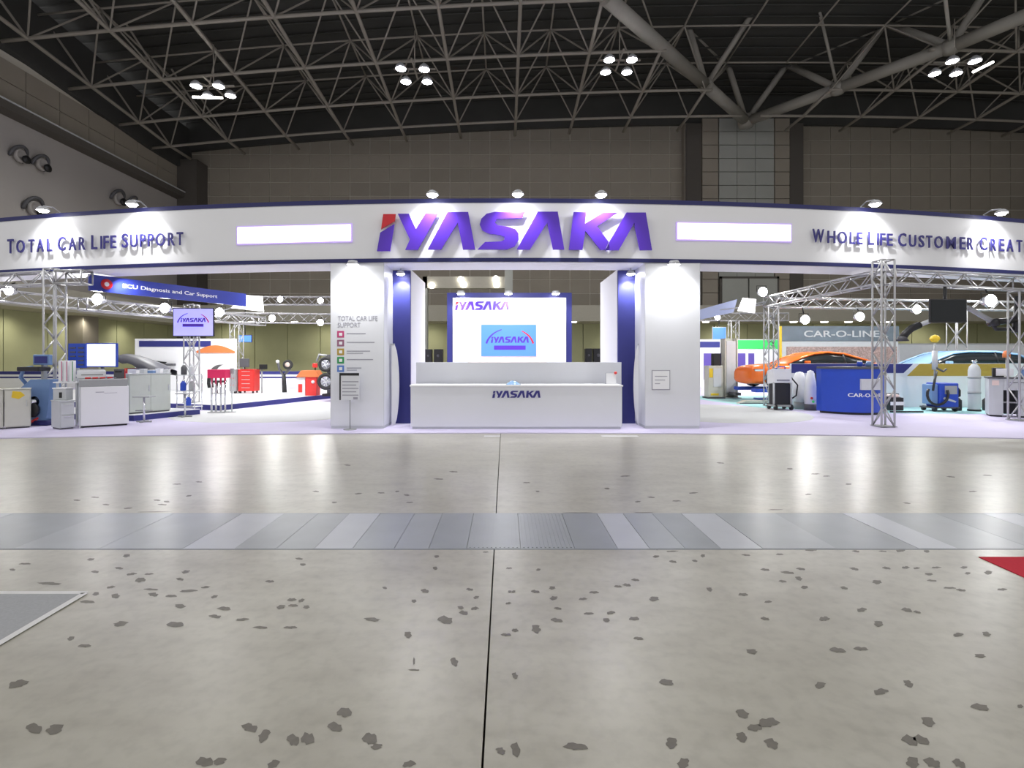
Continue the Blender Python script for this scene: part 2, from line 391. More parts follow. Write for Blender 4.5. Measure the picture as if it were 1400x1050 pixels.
# lower storey: overhanging cream soffit, olive folding partition panels
so = part('soffit_band', bx(-30, 50, 46, 50, 4.8, 6.2), M['soffit'], wb)
x = -29.8
while x < 49:
    part('partition_panel', bx(x+.03, x+3.07, 49.7+random.uniform(-.03, .03), 49.95, .05, 4.8), M['olive'], wb); x += 3.1
for px in (55, 112, 155, 330, 345, 403, 437, 784, 1085, 1127, 1160, 1215, 965):
    part('downlight', MB().lathe([(.0, -.02), (.28, -.02), (.3, .1), (0, .1)], (X(px, 46.6), 46.6, 4.75), 12), M['down'], wb)
for px in range(20, 1400, 140):
    light('soffit_glow', 'SPOT', (X(px, 47), 47.3, 4.7), 260, aim=(X(px, 48), 49.6, 1.0), color=(1, .95, .8), spot_size=R(130), spot_blend=1, shadow_soft_size=.2)
# nearer cream gantry seen through the centre opening
gt = sempty('trim_2')
part('gantry_beam', bx(X(578, 40), X(690, 40), 40, 40.6, Z(394, 40), Z(378, 40)), M['soffit'], gt)
part('gantry_post', bx(X(690, 40), X(701, 40), 40, 40.6, 0, Z(368, 40)), M['panelg'], gt)
part('gantry_foot', bx(X(578, 40), X(584, 40), 40, 40.6, 0, Z(378, 40)), M['panelg'], gt)
for px, py in ((590, 390), (630, 382), (678, 381), (634, 389), (679, 389)):
    p = at(px, py, 39.9); part('gantry_lamp', MB().lathe([(0, -.08), (.22, -.06), (.24, .1), (0, .1)], p, 12, 'Y'), M['down'], gt)
# grey door panels seen in the right bay
dr = sempty('door_1')
part('door_leaf', bx(X(987, 48.8), X(1022, 48.8), 48.7, 48.9, 5, Z(381, 48.8)), M['panelg'], dr)
part('door_leaf', bx(X(1024, 48.8), X(1062, 48.8), 48.7, 48.9, 5, Z(381, 48.8)), M['panelg'], dr)
part('door_frame', MB().box(X(984, 48.8), X(1065, 48.8), 48.75, 48.95, Z(381, 48.8), Z(378, 48.8)).box(X(984, 48.8), X(987, 48.8), 48.75, 48.95, 5, Z(378, 48.8)).box(X(1062, 48.8), X(1065, 48.8), 48.75, 48.95, 5, Z(378, 48.8)), M['darkwall'], dr)

# left wall
wl = sempty('wall_left')
part('plaster_board', bx(-30.5, -30, 10, 50, 5.9, 16.3), M['plaster'], wl)
part('soffit_band', bx(-30.5, -27.6, 10, 50, 4.5, 5.9), M['soffit'], wl)
for k in range(13): part('partition_panel', bx(-30.3, -30.05, 10+k*3.08+.03, 10+k*3.08+3.05, .05, 4.5), M['olive'], wl)
part('corner_column', bx(-30, -29.0, 36.2, 37.6, 0, 4.5), M['panel2'], wl)
for y in (22, 27, 31.5, 36, 41): light('soffit_glow', 'SPOT', (-28.6, y, 4.4), 200, aim=(-30, y, .5), color=(1, .95, .8), spot_size=R(130), spot_blend=1, shadow_soft_size=.2)
part('wall_core', bx(-30.6, -30.1, 10, 50, 16.3, 20), M['grout'], wl)
part('ledge', MB().prism([(-30.1, 16.1), (-29.3, 16.25), (-29.3, 16.75), (-30.1, 16.95)], 10, 50, 'XZ'), M['darkwall'], wl)
part('ledge_lip', bx(-29.34, -29.22, 10, 50, 16.72, 16.8), M['lgrey'], wl)
for k in range(16):
    y0 = 10.5+k*2.5
    for j in range(2):
        z0 = 16.9+j*1.32
        part('wall_panel', bx(-30.12, -30.0, y0+.03, y0+2.47, z0+.03, z0+1.29), M['panel'], wl)
mb = MB()
for k in range(20):
    ya, yb = 10+2*k, 12+2*k
    za, zb = HB(-30, ya)-.1, HB(-30, yb)-.1
    mb.add([(-29.7, ya, za), (-29.7, yb, zb), (-29.7, yb, zb+4), (-29.7, ya, za+4), (-30.6, ya, za), (-30.6, yb, zb)], [(0, 1, 2, 3), (0, 4, 5, 1)])
struct('trim_3', mb, M['deck'])
for i, (px, py, s, lab) in enumerate(((22, 212, 1.0, 'round black air nozzle on the grey left wall, leftmost and highest'),
                                  (52, 224, 1.0, 'round black air nozzle on the grey left wall, just right of the highest one'),
                                  (42, 284, 1.2, 'round black air nozzle low on the left wall above the leftmost header lamp'),
                                  (158, 271, 1.15, 'round black air nozzle on the left wall, left of the close low pair'),
                                  (178, 276, .8, 'smaller round black air nozzle on the left wall above the second header lamp'))):
    y = 30*720/(690-px); z = Z(py, y)
    t = thing('air_nozzle', lab, 'air vent', (-29.98, y, z))
    arc = [(.12+.30*math.sin(a), -.5*s*math.cos(a), .5*s*math.sin(a)) for a in [R(d) for d in range(-20, 231, 12)]]
    part('nozzle_hood', MB().path(arc, .1*s, 8), M['dgrey'], t)
    part('nozzle_throat', MB().lathe([(0, .0), (.42*s, .02), (.42*s, .28), (.3*s, .28), (.26*s, .1), (0, .08)], (0, .1, 0), 18, 'X'), M['plaster'], t)
    part('nozzle_flap', MB().lathe([(0, .30), (.24*s, .30), (.26*s, .42), (0, .46)], (0, .28*s, -.18*s), 16, 'X'), M['black'], t)

wr = sempty('wall_right')
part('wall_core', bx(50.1, 50.6, 6, 50.4, 0, 24.5), M['plaster'], wr)
part('ledge', bx(49.6, 50.1, 6, 50, 16.2, 16.9), M['darkwall'], wr)
for k in range(14): part('partition_panel', bx(50.0, 50.12, 6+k*3.1+.03, 6+k*3.1+3.05, .05, 4.5), M['olive'], wr)
# roof: dark deck and space frame
ceil = sempty('ceiling')
mb = MB(); nx, ny = 40, 30
xs = [-31+82*i/nx for i in range(nx+1)]; ys = [-12+63*j/ny for j in range(ny+1)]
mb.add([(x, y, HB(x, y)+4.4) for y in ys for x in xs], [(j*(nx+1)+i, j*(nx+1)+i+1, (j+1)*(nx+1)+i+1, (j+1)*(nx+1)+i) for j in range(ny) for i in range(nx)])
part('roof_deck', mb, M['deck'], ceil)
for k in range(22):           # purlins under the deck
    y = 26+k*1.15
    part('roof_purlin', MB().path([(x, y, HB(x, y)+4.25) for x in xs[::4]], .07, 4), M['deck'], ceil)
CX = [.93+4.85*k for k in range(-6, 11)]
RY = [44.4, 40.6, 35.9, 31.1, 26.5, 22.0]
def in_vee(x, y):
    u = 690+F*x/y; v = 490-F*(HB(x, y)-CH)/y
    return (u-1020)/(828-1020) < (v-166)/(-4-166)-.02 and (u-1020)/(1420-1020) < (v-166)/(14-166)-.02
def low(x, y): return Vector((x, y, HB(x, y)))
def up(x, y): return Vector((x, y, HB(x, y)+3.3))
for y in RY:
    run = []
    for x in [-29.8]+[-29+.5*q for q in range(158)]:
        if not in_vee(x, y) and x <= CX[-1]: run.append(low(x, y)); continue
        if len(run) > 1: part('lower_chord', MB().path(run[::4]+[run[-1]] if (len(run)-1) % 4 else run[::4], .11, 8), M['steel'], ceil)
        run = []
    if len(run) > 1: part('lower_chord', MB().path(run[::4], .11, 8), M['steel'], ceil)
for x in CX:
    ys_ = [47.2]+RY
    run = []
    for y in ys_:
        if not in_vee(x, y): run.append(low(x, y)); continue
        break
    part('lower_chord', MB().path(run, .12, 8), M['steel'], ceil) if len(run) > 1 else None
UX = [x+2.425 for x in CX[:-1]]; UY = [(RY[i]+RY[i+1])/2 for i in range(len(RY)-1)]
for y in UY: part('upper_chord', MB().path([up(x, y) for x in [-29.8]+UX], .07, 6), M['steel'], ceil)
for x in UX: part('upper_chord', MB().path([up(x, y) for y in UY], .07, 6), M['steel'], ceil)
webs = []
for a, x in enumerate(UX):
    for b, y in enumerate(UY):
        for dx in (0, 1):
            for dy in (0, 1):
                if not in_vee(CX[a+dx], RY[b+dy]) and not in_vee(x, y): webs.append((up(x, y), low(CX[a+dx], RY[b+dy])))
def wkey(w_):
    c = (w_[0]+w_[1])/2; px = 690+F*c.x/c.y; py = 490-F*(c.z-CH)/c.y
    return (0 if (0 < px < 1400 and 0 < py) else 1, c.y)
webs.sort(key=wkey)
for p, q in webs[:298]: rod('web_brace', p, q, .06, M['steel'], ceil)
mb = MB()
for p, q in webs[298:]: mb.tube(p, q, .06, 5)
part('far_web_braces', mb, M['steel'], ceil, kind='stuff')
for x in (CX[0], CX[1]):      # short braces along the left edge
    for y in RY[:-1]: rod('edge_brace', low(x, y), (x-1.6, y-1.2, HB(x, y)+3), .08, M['steel'], ceil)
# the heavy pipe truss over the pilaster
S = at(1020, 166, 47.5)
L1, L1b = at(965, 117, 41.5), at(828, -4, 31)
L2, L3, L4 = at(1145, 121, 41), at(1300, 64, 35.5), at(1420, 14, 31.5)
U1, U1b, U2, U2b, U3, U3b = at(1076, 88, 45), at(995, 88, 45), at(1210, 32, 40), at(940, 32, 40), at(1365, -40, 35), at(880, -50, 35)
for i, (p, q, r) in enumerate([(S, L1, .45), (L1, L1b, .45), (S, L2, .42), (L2, L3, .42), (L3, L4, .42)]):
    part('pipe_chord', MB().tube(p, q, r, 16), M['bigpipe'], ceil)
for p, q, r in [(U1, U2, .34), (U2, U3, .34), (U1b, U2b, .34), (U2b, U3b, .34), (S, U1, .26), (S, U1b, .24), (L1, U1b, .22), (L1, U2b, .24), (L2, U1, .26), (L2, U2, .26),
                (L3, U2, .26), (L3, U3, .26), (U1, U1b, .2), (U2b, at(1000, -30, 38), .2), (L1, at(1050, -15, 38), .2), (U1, at(1145, -10, 38), .2), (L2, at(1115, -8, 38), .11), (U1, at(1052, -6, 38), .1), (U1, at(1120, 31, 41), .12), (at(1120, 31, 41), at(1150, -8, 38), .12), (L3, at(1292, -5, 33), .11), (U2, at(1240, -8, 38), .12)]:
    part('pipe_brace', MB().tube(p, q, r, 12), M['bigpipe'], ceil)
part('pipe_joint', MB().lathe([(0, -.6), (.6, -.5), (.7, 0), (.6, .5), (0, .6)], S, 16), M['bigpipe'], ceil)
for u in (L1, L2, L3): part('pipe_joint', MB().lathe([(0, -.55), (.45, -.4), (.6, 0), (.45, .4), (0, .55)], u, 14), M['bigpipe'], ceil)

# hall lamps
def cluster(px, py, y, lab, offs, fifth=False):
    c = at(px, py, y)
    t = thing('ceiling_lamp_cluster', lab, 'ceiling lamp', c)
    top = HB(c.x, y)-c.z
    part('hanger', MB().tube((0, 0, .35), (0, 0, max(top, .6)), .035, 6), M['steel'], t)
    part('lamp_frame', MB().box(-1.3, 1.3, -.05, .05, .3, .38).box(-.05, .05, -1.2, 1.2, .3, .38), M['steel'], t)
    for ox, oz in offs:
        dy = (-.7 if oz < 0 else .7)
        dx = X(px+ox, y+dy)-c.x; dz = Z(py+oz, y+dy)-c.z
        h = part('lamp_head', MB().lathe([(.12, .34), (.3, .16), (.36, -.02), (.33, -.02), (.1, .2)], (dx, dy, dz), 14), M['lampbody'], t)
        part('lamp_lens', MB().lathe([(0, -.08), (.2, -.06), (.32, 0)], (dx, dy, dz), 14), M['hlamp'], h)
        part('lamp_arm', MB().tube((dx, dy, dz+.3), (dx*.5, 0, .34), .03, 6), M['steel'], t)
    if fifth: part('tube_lamp', MB().tube(Vector(fifth[0]), Vector(fifth[1]), .07, 8), M['down'], t)
    light('hall_beam', 'SPOT', (c.x, c.y, c.z-.5), HALL_W, aim=(c.x, c.y-.01, 0), parent=t, spot_size=R(150), spot_blend=.5, shadow_soft_size=.5, color=(1, .98, .93))
O4 = [(-15, -11), (15, -11), (-8, 9), (17, 8)]
cluster(292, 125, 33, 'hall lamp cluster above the left wall corner, with a fluorescent tube beneath', [(-24, -7), (7, -7), (-8, 7), (23, 6)], ((-.6, -1.2, -.95), (1.2, -1.2, -1.0)))
cluster(567, 102, 33, 'four-headed hall lamp cluster above the first letters of the big purple logo', [(-19, -8), (13, -7), (-12, 10), (17, 10)])
cluster(847, 90, 33, 'four-headed hall lamp cluster above the last letters of the big purple logo', [(-14, -8), (17, -8), (-19, 9), (10, 9)])
cluster(1305, 93, 33, 'four-headed hall lamp cluster at right beside the thick pipe truss', [(-3, -9), (28, -9), (-27, 8), (2, 8)], ((.1, -1.2, -.9), (1.3, -1.2, -.3)))
for cx in (-20, -4, 10, 26):
    for cy in (-4, 14):
        light('hall_beam', 'SPOT', (cx, cy, 20.5), HALL_W, aim=(cx, cy-.01, 0), spot_size=R(150), spot_blend=.5, shadow_soft_size=.6, color=(1, .98, .93))

# ------------------------------------------------------------------ booth floor
def carpet(name, poly, z0, z1, m, label, cat='carpet'):
    o = part(name, MB().prism(poly, z0, z1, 'XY'), m, None); return tag(o, label, cat)
front = lambda x: 10.9-.009*x*x if abs(x) < 10 else 10.0
fr = [(x, 10.87-.0075*x*x) for x in [-14+i for i in range(0, 29)]]
carpet('booth_carpet', fr+[(24, 30), (-24, 30)], .0005, .018, M['lav'], 'pale lavender carpet covering the whole booth floor under the header')
carpet('grey_floor_inlay', [(-6.4+2.6*math.cos(t), 14.5+2.0*math.sin(t)) for t in [2*PI*i/24 for i in range(24)]], .0185, .021, M['greyf'], 'oval pale grey inlay in the lavender carpet left of the left pillar', 'carpet')
carpet('grey_floor_inlay', [(5.9+2.5*math.cos(t), 15.0+2.6*math.sin(t)) for t in [2*PI*i/24 for i in range(24)]], .0185, .021, M['greyf'], 'oval pale grey inlay in the lavender carpet right of the right pillar', 'carpet')
carpet('aqua_floor_mat', [(7.3, 19.6), (7.9, 16.4), (10.8, 14.7), (14.6, 14.4), (20, 14.6), (20, 21.5), (7.3, 21.5)], .0185, .022, M['aqua'], 'bright aqua floor area under the workshop machines at right', 'carpet')
carpet('red_carpet', [(4.73-.02, 4.1), (7.5, 4.1), (7.5, 2.6), (4.68, 3.73+.0)], .0008, .006, M['red_carpet'], 'bright red carpet corner on the concrete at the right edge', 'carpet')
bpy.data.objects['red_carpet'].data.clear_geometry()
bm_ = MB().prism([(X(1338, 4.1), 4.1), (8, 4.1), (8, 2.35), (X(1400, 3.72), 3.72)], .0008, .006, 'XY').mesh('tmp')
bpy.data.objects['red_carpet'].data = bm_; bm_.materials.append(M['red_carpet'])
gy0 = F*CH/(812-490)
carpet('grey_carpet', [(X(112, gy0), gy0), (-7, gy0), (-7, 2.2), (X(0, 2.88), 2.88)], .0008, .006, M['grey_carpet'], 'grey carpet corner on the concrete at the left edge')
pA, pB = Vector((X(112, gy0)+.02, gy0, 0)), Vector((X(0, 2.88)+.02, 2.88, 0)); pB = pA+(pB-pA)*1.4
d = (pB-pA).normalized(); nn = Vector((-d.y, d.x, 0))*.022
o = part('floor_tape', MB().prism([tuple((pA+nn)[:2]), tuple((pB+nn)[:2]), tuple((pB-nn)[:2]), tuple((pA-nn)[:2])], .0062, .0075, 'XY').prism([(-7, gy0+.025), (-7, gy0-.015), (pA.x, gy0-.015), (pA.x, gy0+.025)], .0062, .0075, 'XY'), M['white_tape'], None)
tag(o, 'white tape along the edge of the grey carpet corner at left', 'tape')
for px0, px1, lab in ((662, 684, 'short white tape patch on concrete before the reception counter middle'), (822, 872, 'long white tape strip on concrete at the right end of the reception counter')):
    y = F*CH/(596-490)
    tag(part('tape_patch', bx(X(px0, y), X(px1, y), y-.1, y+.05, .0008, .002), M['white_tape'], None), lab, 'tape')

# ------------------------------------------------------------------ header
def arc(x): return 11.37+.0103*x*x
def bend(z0, z1, d0, d1, xa, xb, n=48):
    mb = MB(); vs = []; fs = []
    for i in range(n+1):
        x = xa+(xb-xa)*i/n; a = arc(x)
        vs += [(x, a+d0, z0), (x, a+d0, z1), (x, a+d1, z1), (x, a+d1, z0)]
    for i in range(n):
        for k in range(4): fs.append((i*4+k, i*4+(k+1) % 4, i*4+4+(k+1) % 4, i*4+4+k))
    fs += [(0, 1, 2, 3), (n*4+3, n*4+2, n*4+1, n*4)]
    mb.add(vs, fs); return mb
HT = thing('booth_header', 'long curved white overhead header with purple logo letters and navy edges', 'header', (0, arc(0), 3.65))
HO = Vector((0, arc(0), 3.65))
def hpart(name, mb, m, label=None):
    for i, v in enumerate(mb.v): mb.v[i] = (v[0]-HO.x, v[1]-HO.y, v[2]-HO.z)
    return part(name, mb, m, HT, label)
hpart('header_board', bend(3.72, 4.91, 0, 1.0, -16, 16), M['white'])
hpart('top_trim', bend(4.91, 5.0, -.02, 1.02, -16, 16), M['navy'], 'thin navy strip')
hpart('bottom_trim', bend(3.64, 3.72, -.015, .03, -16, 16), M['navy'], 'thin navy strip')
hpart('soffit_panel', bend(3.63, 3.70, .032, 1.0, -16, 16), M['white'])
# the big logo
for c, poly in logo_polys(X(515, 11.3), Z(343, 11.3), X(892, 11.3)-X(515, 11.3), Z(290, 11.3)-Z(343, 11.3)):
    a = arc(sum(p[0] for p in poly)/len(poly))-.03
    hpart('logo_letter', MB().prism(poly, a-.09, a-.05), M['logored'] if c == 'r' else M['logo'], 'red slanted upper stroke of the first letter' if c == 'r' else None)
    cx = sum(p[0] for p in poly)/len(poly); cz = sum(p[1] for p in poly)/len(poly)
    hpart('letter_spacer', MB().tube((poly[0][0]*.8+cx*.2, a-.06, poly[0][1]*.8+cz*.2), (poly[0][0]*.8+cx*.2, a+.04, poly[0][1]*.8+cz*.2), .012, 6), M['lampbody'])
def lettering(words_, px0, py0, px1, py1, hpx, m, caps=1.1):
    "individual raised letters along the curved header between two baseline pixels"
    tot = 0; adv = []
    WID = {'I': .34, 'L': .58, 'E': .62, 'F': .56, 'T': .66, 'W': 1.1, 'M': 1.08, 'O': .98, 'C': .80, 'S': .62, 'R': .70, 'P': .64, 'A': .82, 'U': .78, 'H': .82, 'N': .84}
    for w_ in words_:
        for i, ch in enumerate(w_):
            k = caps if i == 0 else 1; adv.append((ch, k, tot)); tot += WID[ch]*k
        tot += .30
    tot -= .30
    for ch, k, u in adv:
        f0 = u/tot; f1 = (u+WID[ch]*k*.83)/tot
        if ch == 'I': f0, f1 = (u+.10*k)/tot, (u+.23*k)/tot
        pxa = px0+(px1-px0)*f0; pxb = px0+(px1-px0)*f1; py = py0+(py1-py0)*f0
        # depth where the header surface is met by this sight line
        y = 12.0
        for _ in range(12): y = arc(X(pxa, y))-.03
        wd = (pxb-pxa)/F*y*1.0; ht = hpx*k/F*y
        me = text_mesh(ch, wd, ht, .03, .008)
        x0 = X(pxa, y); zz = Z(py, y)
        sl = 2*.0103*(x0+wd/2)
        for v in me.vertices: v.co = Vector((v.co.x+x0-HO.x, v.co.y+y-.03+v.co.x*sl-HO.y, v.co.z+zz-HO.z))
        link('letter', me, m, HT)
lettering(['TOTAL', 'CAR', 'LIFE', 'SUPPORT'], 12, 347, 254, 335, 17.5, M['textd'])
lettering(['WHOLE', 'LIFE', 'CUSTOMER', 'CREATION'], 1110, 331.5, 1436, 347, 16.5, M['textd'])
for (pa, pb, ya, yb) in ((326, 480, (311.5, 333.5), (307.5, 329.5)), (926, 1080, (305.5, 327), (308, 330))):
    ds = []
    for p in (pa, pb):
        y = 12.
        for _ in range(12): y = arc(X(p, y))-.01
        ds.append(y)
    def quad(g_, d):
        return [(X(pa, ds[0])-g_, ds[0]+d, Z(ya[1], ds[0])-g_), (X(pb, ds[1])+g_, ds[1]+d, Z(yb[1], ds[1])-g_), (X(pb, ds[1])+g_, ds[1]+d, Z(yb[0], ds[1])+g_), (X(pa, ds[0])-g_, ds[0]+d, Z(ya[0], ds[0])+g_)]
    for nm, g_, d0, m in (('light_box_halo', .03, -.03, M['lilac_glow']), ('light_box', 0, -.045, M['white_glow'])):  # lilac rim glows to stand for the halo around each strip
        v = quad(g_, d0)+quad(g_, .03)
        hpart(nm, MB().add(v, [(0, 1, 2, 3), (4, 7, 6, 5), (0, 4, 5, 1), (1, 5, 6, 2), (2, 6, 7, 3), (3, 7, 4, 0)]), m, 'glowing blank white strip' if nm == 'light_box' else None)
labs = {58: 'arm spotlight on the header top, leftmost', 180: 'arm spotlight on the header top above the end of SUPPORT', 591: 'arm spotlight above the first letters of the big logo',
        708: 'arm spotlight above the middle of the big logo', 822: 'arm spotlight above the last letters of the big logo', 1197: 'arm spotlight on the header top above WHOLE LIFE', 1370: 'arm spotlight on the header top, rightmost'}
for px, lab in labs.items():
    y = 12.
    for _ in range(12): y = arc(X(px, y))-.38
    x = X(px, y); s = arc(x)
    t = thing('arm_spotlight', lab, 'spotlight', (x, s+.1, 5.0))
    part('lamp_arm', MB().path([(0, 0, .0), (0, 0, .06), (0, -.2, .12), (0, -.45, .08)], .014, 6), M['lampbody'], t)
    part('lamp_base', bx(-.05, .05, -.05, .05, 0, .03), M['lampbody'], t)
    h = part('lamp_head', MB().lathe([(0, .10), (.06, .09), (.12, .04), (.13, -.0), (.12, -.0), (.08, .05)], (0, -.47, -.03), 16), M['lampbody'], t)
    part('lamp_lens', MB().lathe([(0, -.055), (.07, -.045), (.115, .0)], (0, -.47, -.025), 16), M['lamp'], h)
    light('header_beam', 'SPOT', (x, s-.40, 4.9), HEAD_W*3, aim=(x, s-.02, 4.35), parent=t, spot_size=R(120), spot_blend=.6, shadow_soft_size=.05)

# ------------------------------------------------------------------ pillars and centre
def pillar(name, xa, xb, lab):
    t = thing(name, lab, 'pillar', ((xa+xb)/2, 11.5, .018)); w2 = (xb-xa)/2
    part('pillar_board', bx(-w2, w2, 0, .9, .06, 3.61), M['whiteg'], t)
    part('plinth', bx(-w2+.01, w2-.01, .015, .89, 0, .06), M['lgrey'], t)
    part('seam', MB().box(-w2-.002, -w2+.004, -.002, .002, .06, 3.61).box(w2-.004, w2+.002, -.002, .002, .06, 3.61), M['lampbody'], t)
    return t
PL = pillar('booth_pillar', X(452, 11.5), X(525, 11.5), 'wide white pillar left of the reception counter with coloured icons')
PR = pillar('booth_pillar', X(882, 11.5), X(957, 11.5), 'wide white pillar right of the reception counter with a small notice frame')
def on(t, px0, px1, py0, py1, d=.004, y=11.5):
    l = t.location; return bx(X(px0, y)-l.x, X(px1, y)-l.x, y-d-l.y, y-l.y+.001, Z(py1, y)-l.z, Z(py0, y)-l.z)
def put_text(s, t, px0, px1, py0, py1, m, y=11.5, ex=.004, off=0.0):
    me = text_mesh(s, (px1-px0)/F*y, (py1-py0)/F*y, ex, off)
    return link('lettering', me, m, t, (X(px0, y)-t.location.x, y-ex/2-.001-t.location.y, Z(py1, y)-t.location.z))
put_text('TOTAL CAR LIFE', PL, 462, 516, 432, 438.5, M['caption'])
put_text('SUPPORT', PL, 462, 493, 441, 447.5, M['caption'])
for k, (py, ic) in enumerate(((457, 'ic1'), (469, 'ic2'), (481, 'ic3'), (492.5, 'ic4'), (504, 'ic5'))):
    fr_ = on(PL, 461, 470.5, py-4.5, py+4.5)
    f_ = part('icon', fr_, M[ic], PL, ['pink icon square', 'mauve icon square', 'ochre icon square', 'green icon square', 'blue icon square'][k])
    part('icon_centre', on(PL, 463.6, 468, py-2, py+2.2, .006), M['white'], f_)
    wds = (26, 38, 32, 36, 20)[k]
    part('caption_line', on(PL, 474, 474+wds, py-1.6, py-.2, .002), M['caption'], PL)
    if k in (2, 4): part('caption_line', on(PL, 474, 474+wds*.7, py+1.5, py+2.6, .002), M['caption'], PL)
nf = part('notice_frame', MB(), M['lampbody'], PR); mb = on(PR, 891, 916, 506, 533, .012); nf.data = mb.mesh('notice_frame'); nf.data.materials.append(M['caption'])
part('notice_sheet', on(PR, 892, 915, 507, 532, .015), M['white'], nf)
for k, (a, b) in enumerate(((895, 912), (895, 909), (895, 902))): part('caption_line', on(PR, a, b, 514+k*5, 515+k*5, .017), M['caption'], nf)
for px, lab in ((483, 'small spotlight at the top of the left white pillar'), (921, 'small spotlight at the top of the right white pillar')):
    x = X(px, 11.28); t = thing('pillar_spotlight', lab, 'spotlight', (x, 11.33, 3.62))
    part('lamp_arm', MB().tube((0, .07, .04), (0, -.08, .0), .014, 6), M['lampbody'], t)
    h = part('lamp_head', MB().lathe([(0, .09), (.09, .085), (.14, .0), (.125, 0)], (0, -.08, -.07), 16), M['lampbody'], t)
    part('lamp_lens', MB().lathe([(0, -.035), (.08, -.025), (.125, .005)], (0, -.08, -.07), 16), M['lamp'], h)
    light('pillar_beam', 'SPOT', (x, 11.13, 3.5), PILLAR_W, aim=(x, 11.5, 2.7), parent=t, spot_size=R(125), spot_blend=.7, shadow_soft_size=.05)

# blue recess panels, white wings
for xa, xb, lab in ((X(537, 12.4), X(561, 12.4), 'tall navy panel between the left pillar and the counter'), (X(845, 12.4), X(877, 12.4), 'tall navy panel between the counter and the right pillar')):
    o = part('navy_panel', bx(xa, xb, 12.4, 12.5, .02, 3.62, b=.006), M['blueb'], None); tag(o, lab, 'panel')
for xs_, lab in ((X(561, 12.4), 'tall white side wall running back behind the left navy panel'), (X(845, 12.4), 'tall white side wall running back behind the right navy panel')):
    sgn = 1 if xs_ > 0 else -1
    o = part('side_wall_board', bx(min(xs_, xs_+.1*sgn), max(xs_, xs_+.1*sgn), 12.52, 14.7, .02, 3.66, b=.006), M['white'], None); tag(o, lab, 'partition')
for px, lab, sg in ((541, 'white curved leaflet shield standing beside the left navy panel', 1), (869, 'white curved leaflet shield standing beside the right navy panel', -1)):
    yb = 12.1
    vs = []; fs = []; n = 14
    for i in range(n+1):
        t_ = i/n; z = .02+1.83*t_; b_ = (math.sin(PI*t_)**.6)*.10
        x0 = X(px-5*sg if sg == 1 else px+7, yb); x1 = x0+sg*(.06+b_)
        for (x, y) in ((x0, yb-.05), (x1, yb), (x1, yb+.04), (x0, yb+.02)): vs.append((x, y, z))
    for i in range(n):
        for k in range(4): fs.append((i*4+k, i*4+(k+1) % 4, i*4+4+(k+1) % 4, i*4+4+k))
    fs += [(0, 1, 2, 3), (n*4+3, n*4+2, n*4+1, n*4)]
    t = thing('curved_shield', lab, 'panel', (x0, yb, .02))
    vs = [(v[0]-x0, v[1]-yb, v[2]-.02) for v in vs]
    part('shield_board', MB().add(vs, fs), M['white'], t)
    part('top_clip', bx(-.03 if sg == 1 else -.06, .06 if sg == 1 else .03, -.06, .04, 1.83, 1.87), M['lampbody'], t)
for px in (548, 862):
    x = X(px, 12.2); t = thing('recess_spotlight', 'small spotlight over the %s navy panel' % ('left' if px < 700 else 'right'), 'spotlight', (x, 12.2, 3.62))
    part('lamp_arm', MB().tube((0, 0, .02), (0, -.02, -.06), .014, 6), M['lampbody'], t)
    h = part('lamp_head', MB().lathe([(0, .06), (.07, .05), (.11, -.02), (.095, -.02)], (0, -.02, -.1), 14), M['lampbody'], t)
    part('lamp_lens', MB().lathe([(0, -.05), (.06, -.045), (.1, -.015)], (0, -.02, -.1), 14), M['lamp'], h)
    light('recess_beam', 'SPOT', (x, 12.15, 3.45), 110, aim=(x, 12.6, 2.2), parent=t, spot_size=R(110), spot_blend=.6, shadow_soft_size=.05)

# counter
cx0, cx1 = X(560, 11.39), X(852, 11.39)
t = thing('reception_counter', 'long plain white reception counter with a small purple logo', 'counter', ((cx0+cx1)/2, 11.39, .018)); w2 = (cx1-cx0)/2
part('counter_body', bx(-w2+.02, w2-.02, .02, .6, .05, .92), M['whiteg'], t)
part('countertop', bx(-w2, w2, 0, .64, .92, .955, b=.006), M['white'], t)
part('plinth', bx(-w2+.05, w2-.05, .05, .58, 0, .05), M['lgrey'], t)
lx0, lx1 = X(673, 11.4)-t.location.x, X(739, 11.4)-t.location.x
for c, poly in logo_polys(lx0, Z(544, 11.4)-.018, lx1-lx0, .155):
    part('logo_letter', MB().prism(poly, .008, .022), M['textd'], t)
t = thing('crumpled_cloth', 'small pale blue crumpled cloth on the white countertop', 'cloth', (X(702, 11.6), 11.6, .973))
vs = []; n = 16
for i in range(n):
    for j in range(8):
        u, v = i/(n-1)-.5, j/7-.5; h = max(0, (.25-u*u)*(.25-v*v))*1.6
        vs.append((u*.32, v*.2, .004+h*(.5+.5*random.random())))
part('cloth_fold', MB().add(vs, [(i*8+j, i*8+j+1, i*8+8+j+1, i*8+8+j) for i in range(n-1) for j in range(7)], True), M['skycar'], t)
t = thing('acrylic_stand', 'small white stand with a red tip at the right end of the counter', 'stand', (X(836, 11.7), 11.75, .973))
part('stand_board', bx(-.11, .11, 0, .01, 0, .24), M['white'], t); part('stand_edge', MB().path([(-.12, 0, 0), (-.12, 0, .255), (.08, 0, .255)], .006, 6), M['caption'], t)
part('red_tip', MB().lathe([(0, -.035), (.03, -.02), (.035, 0), (.03, .02), (0, .035)], (.1, -.01, .255), 12), M['red'], t)
# back parapet
o = part('counter_back_wall', bx(X(567, 12.3)+.04, X(849, 12.3), 12.25, 12.37, .02, 1.46, b=.005), M['whiteg'], None); tag(o, 'low white back wall behind the reception counter', 'partition')

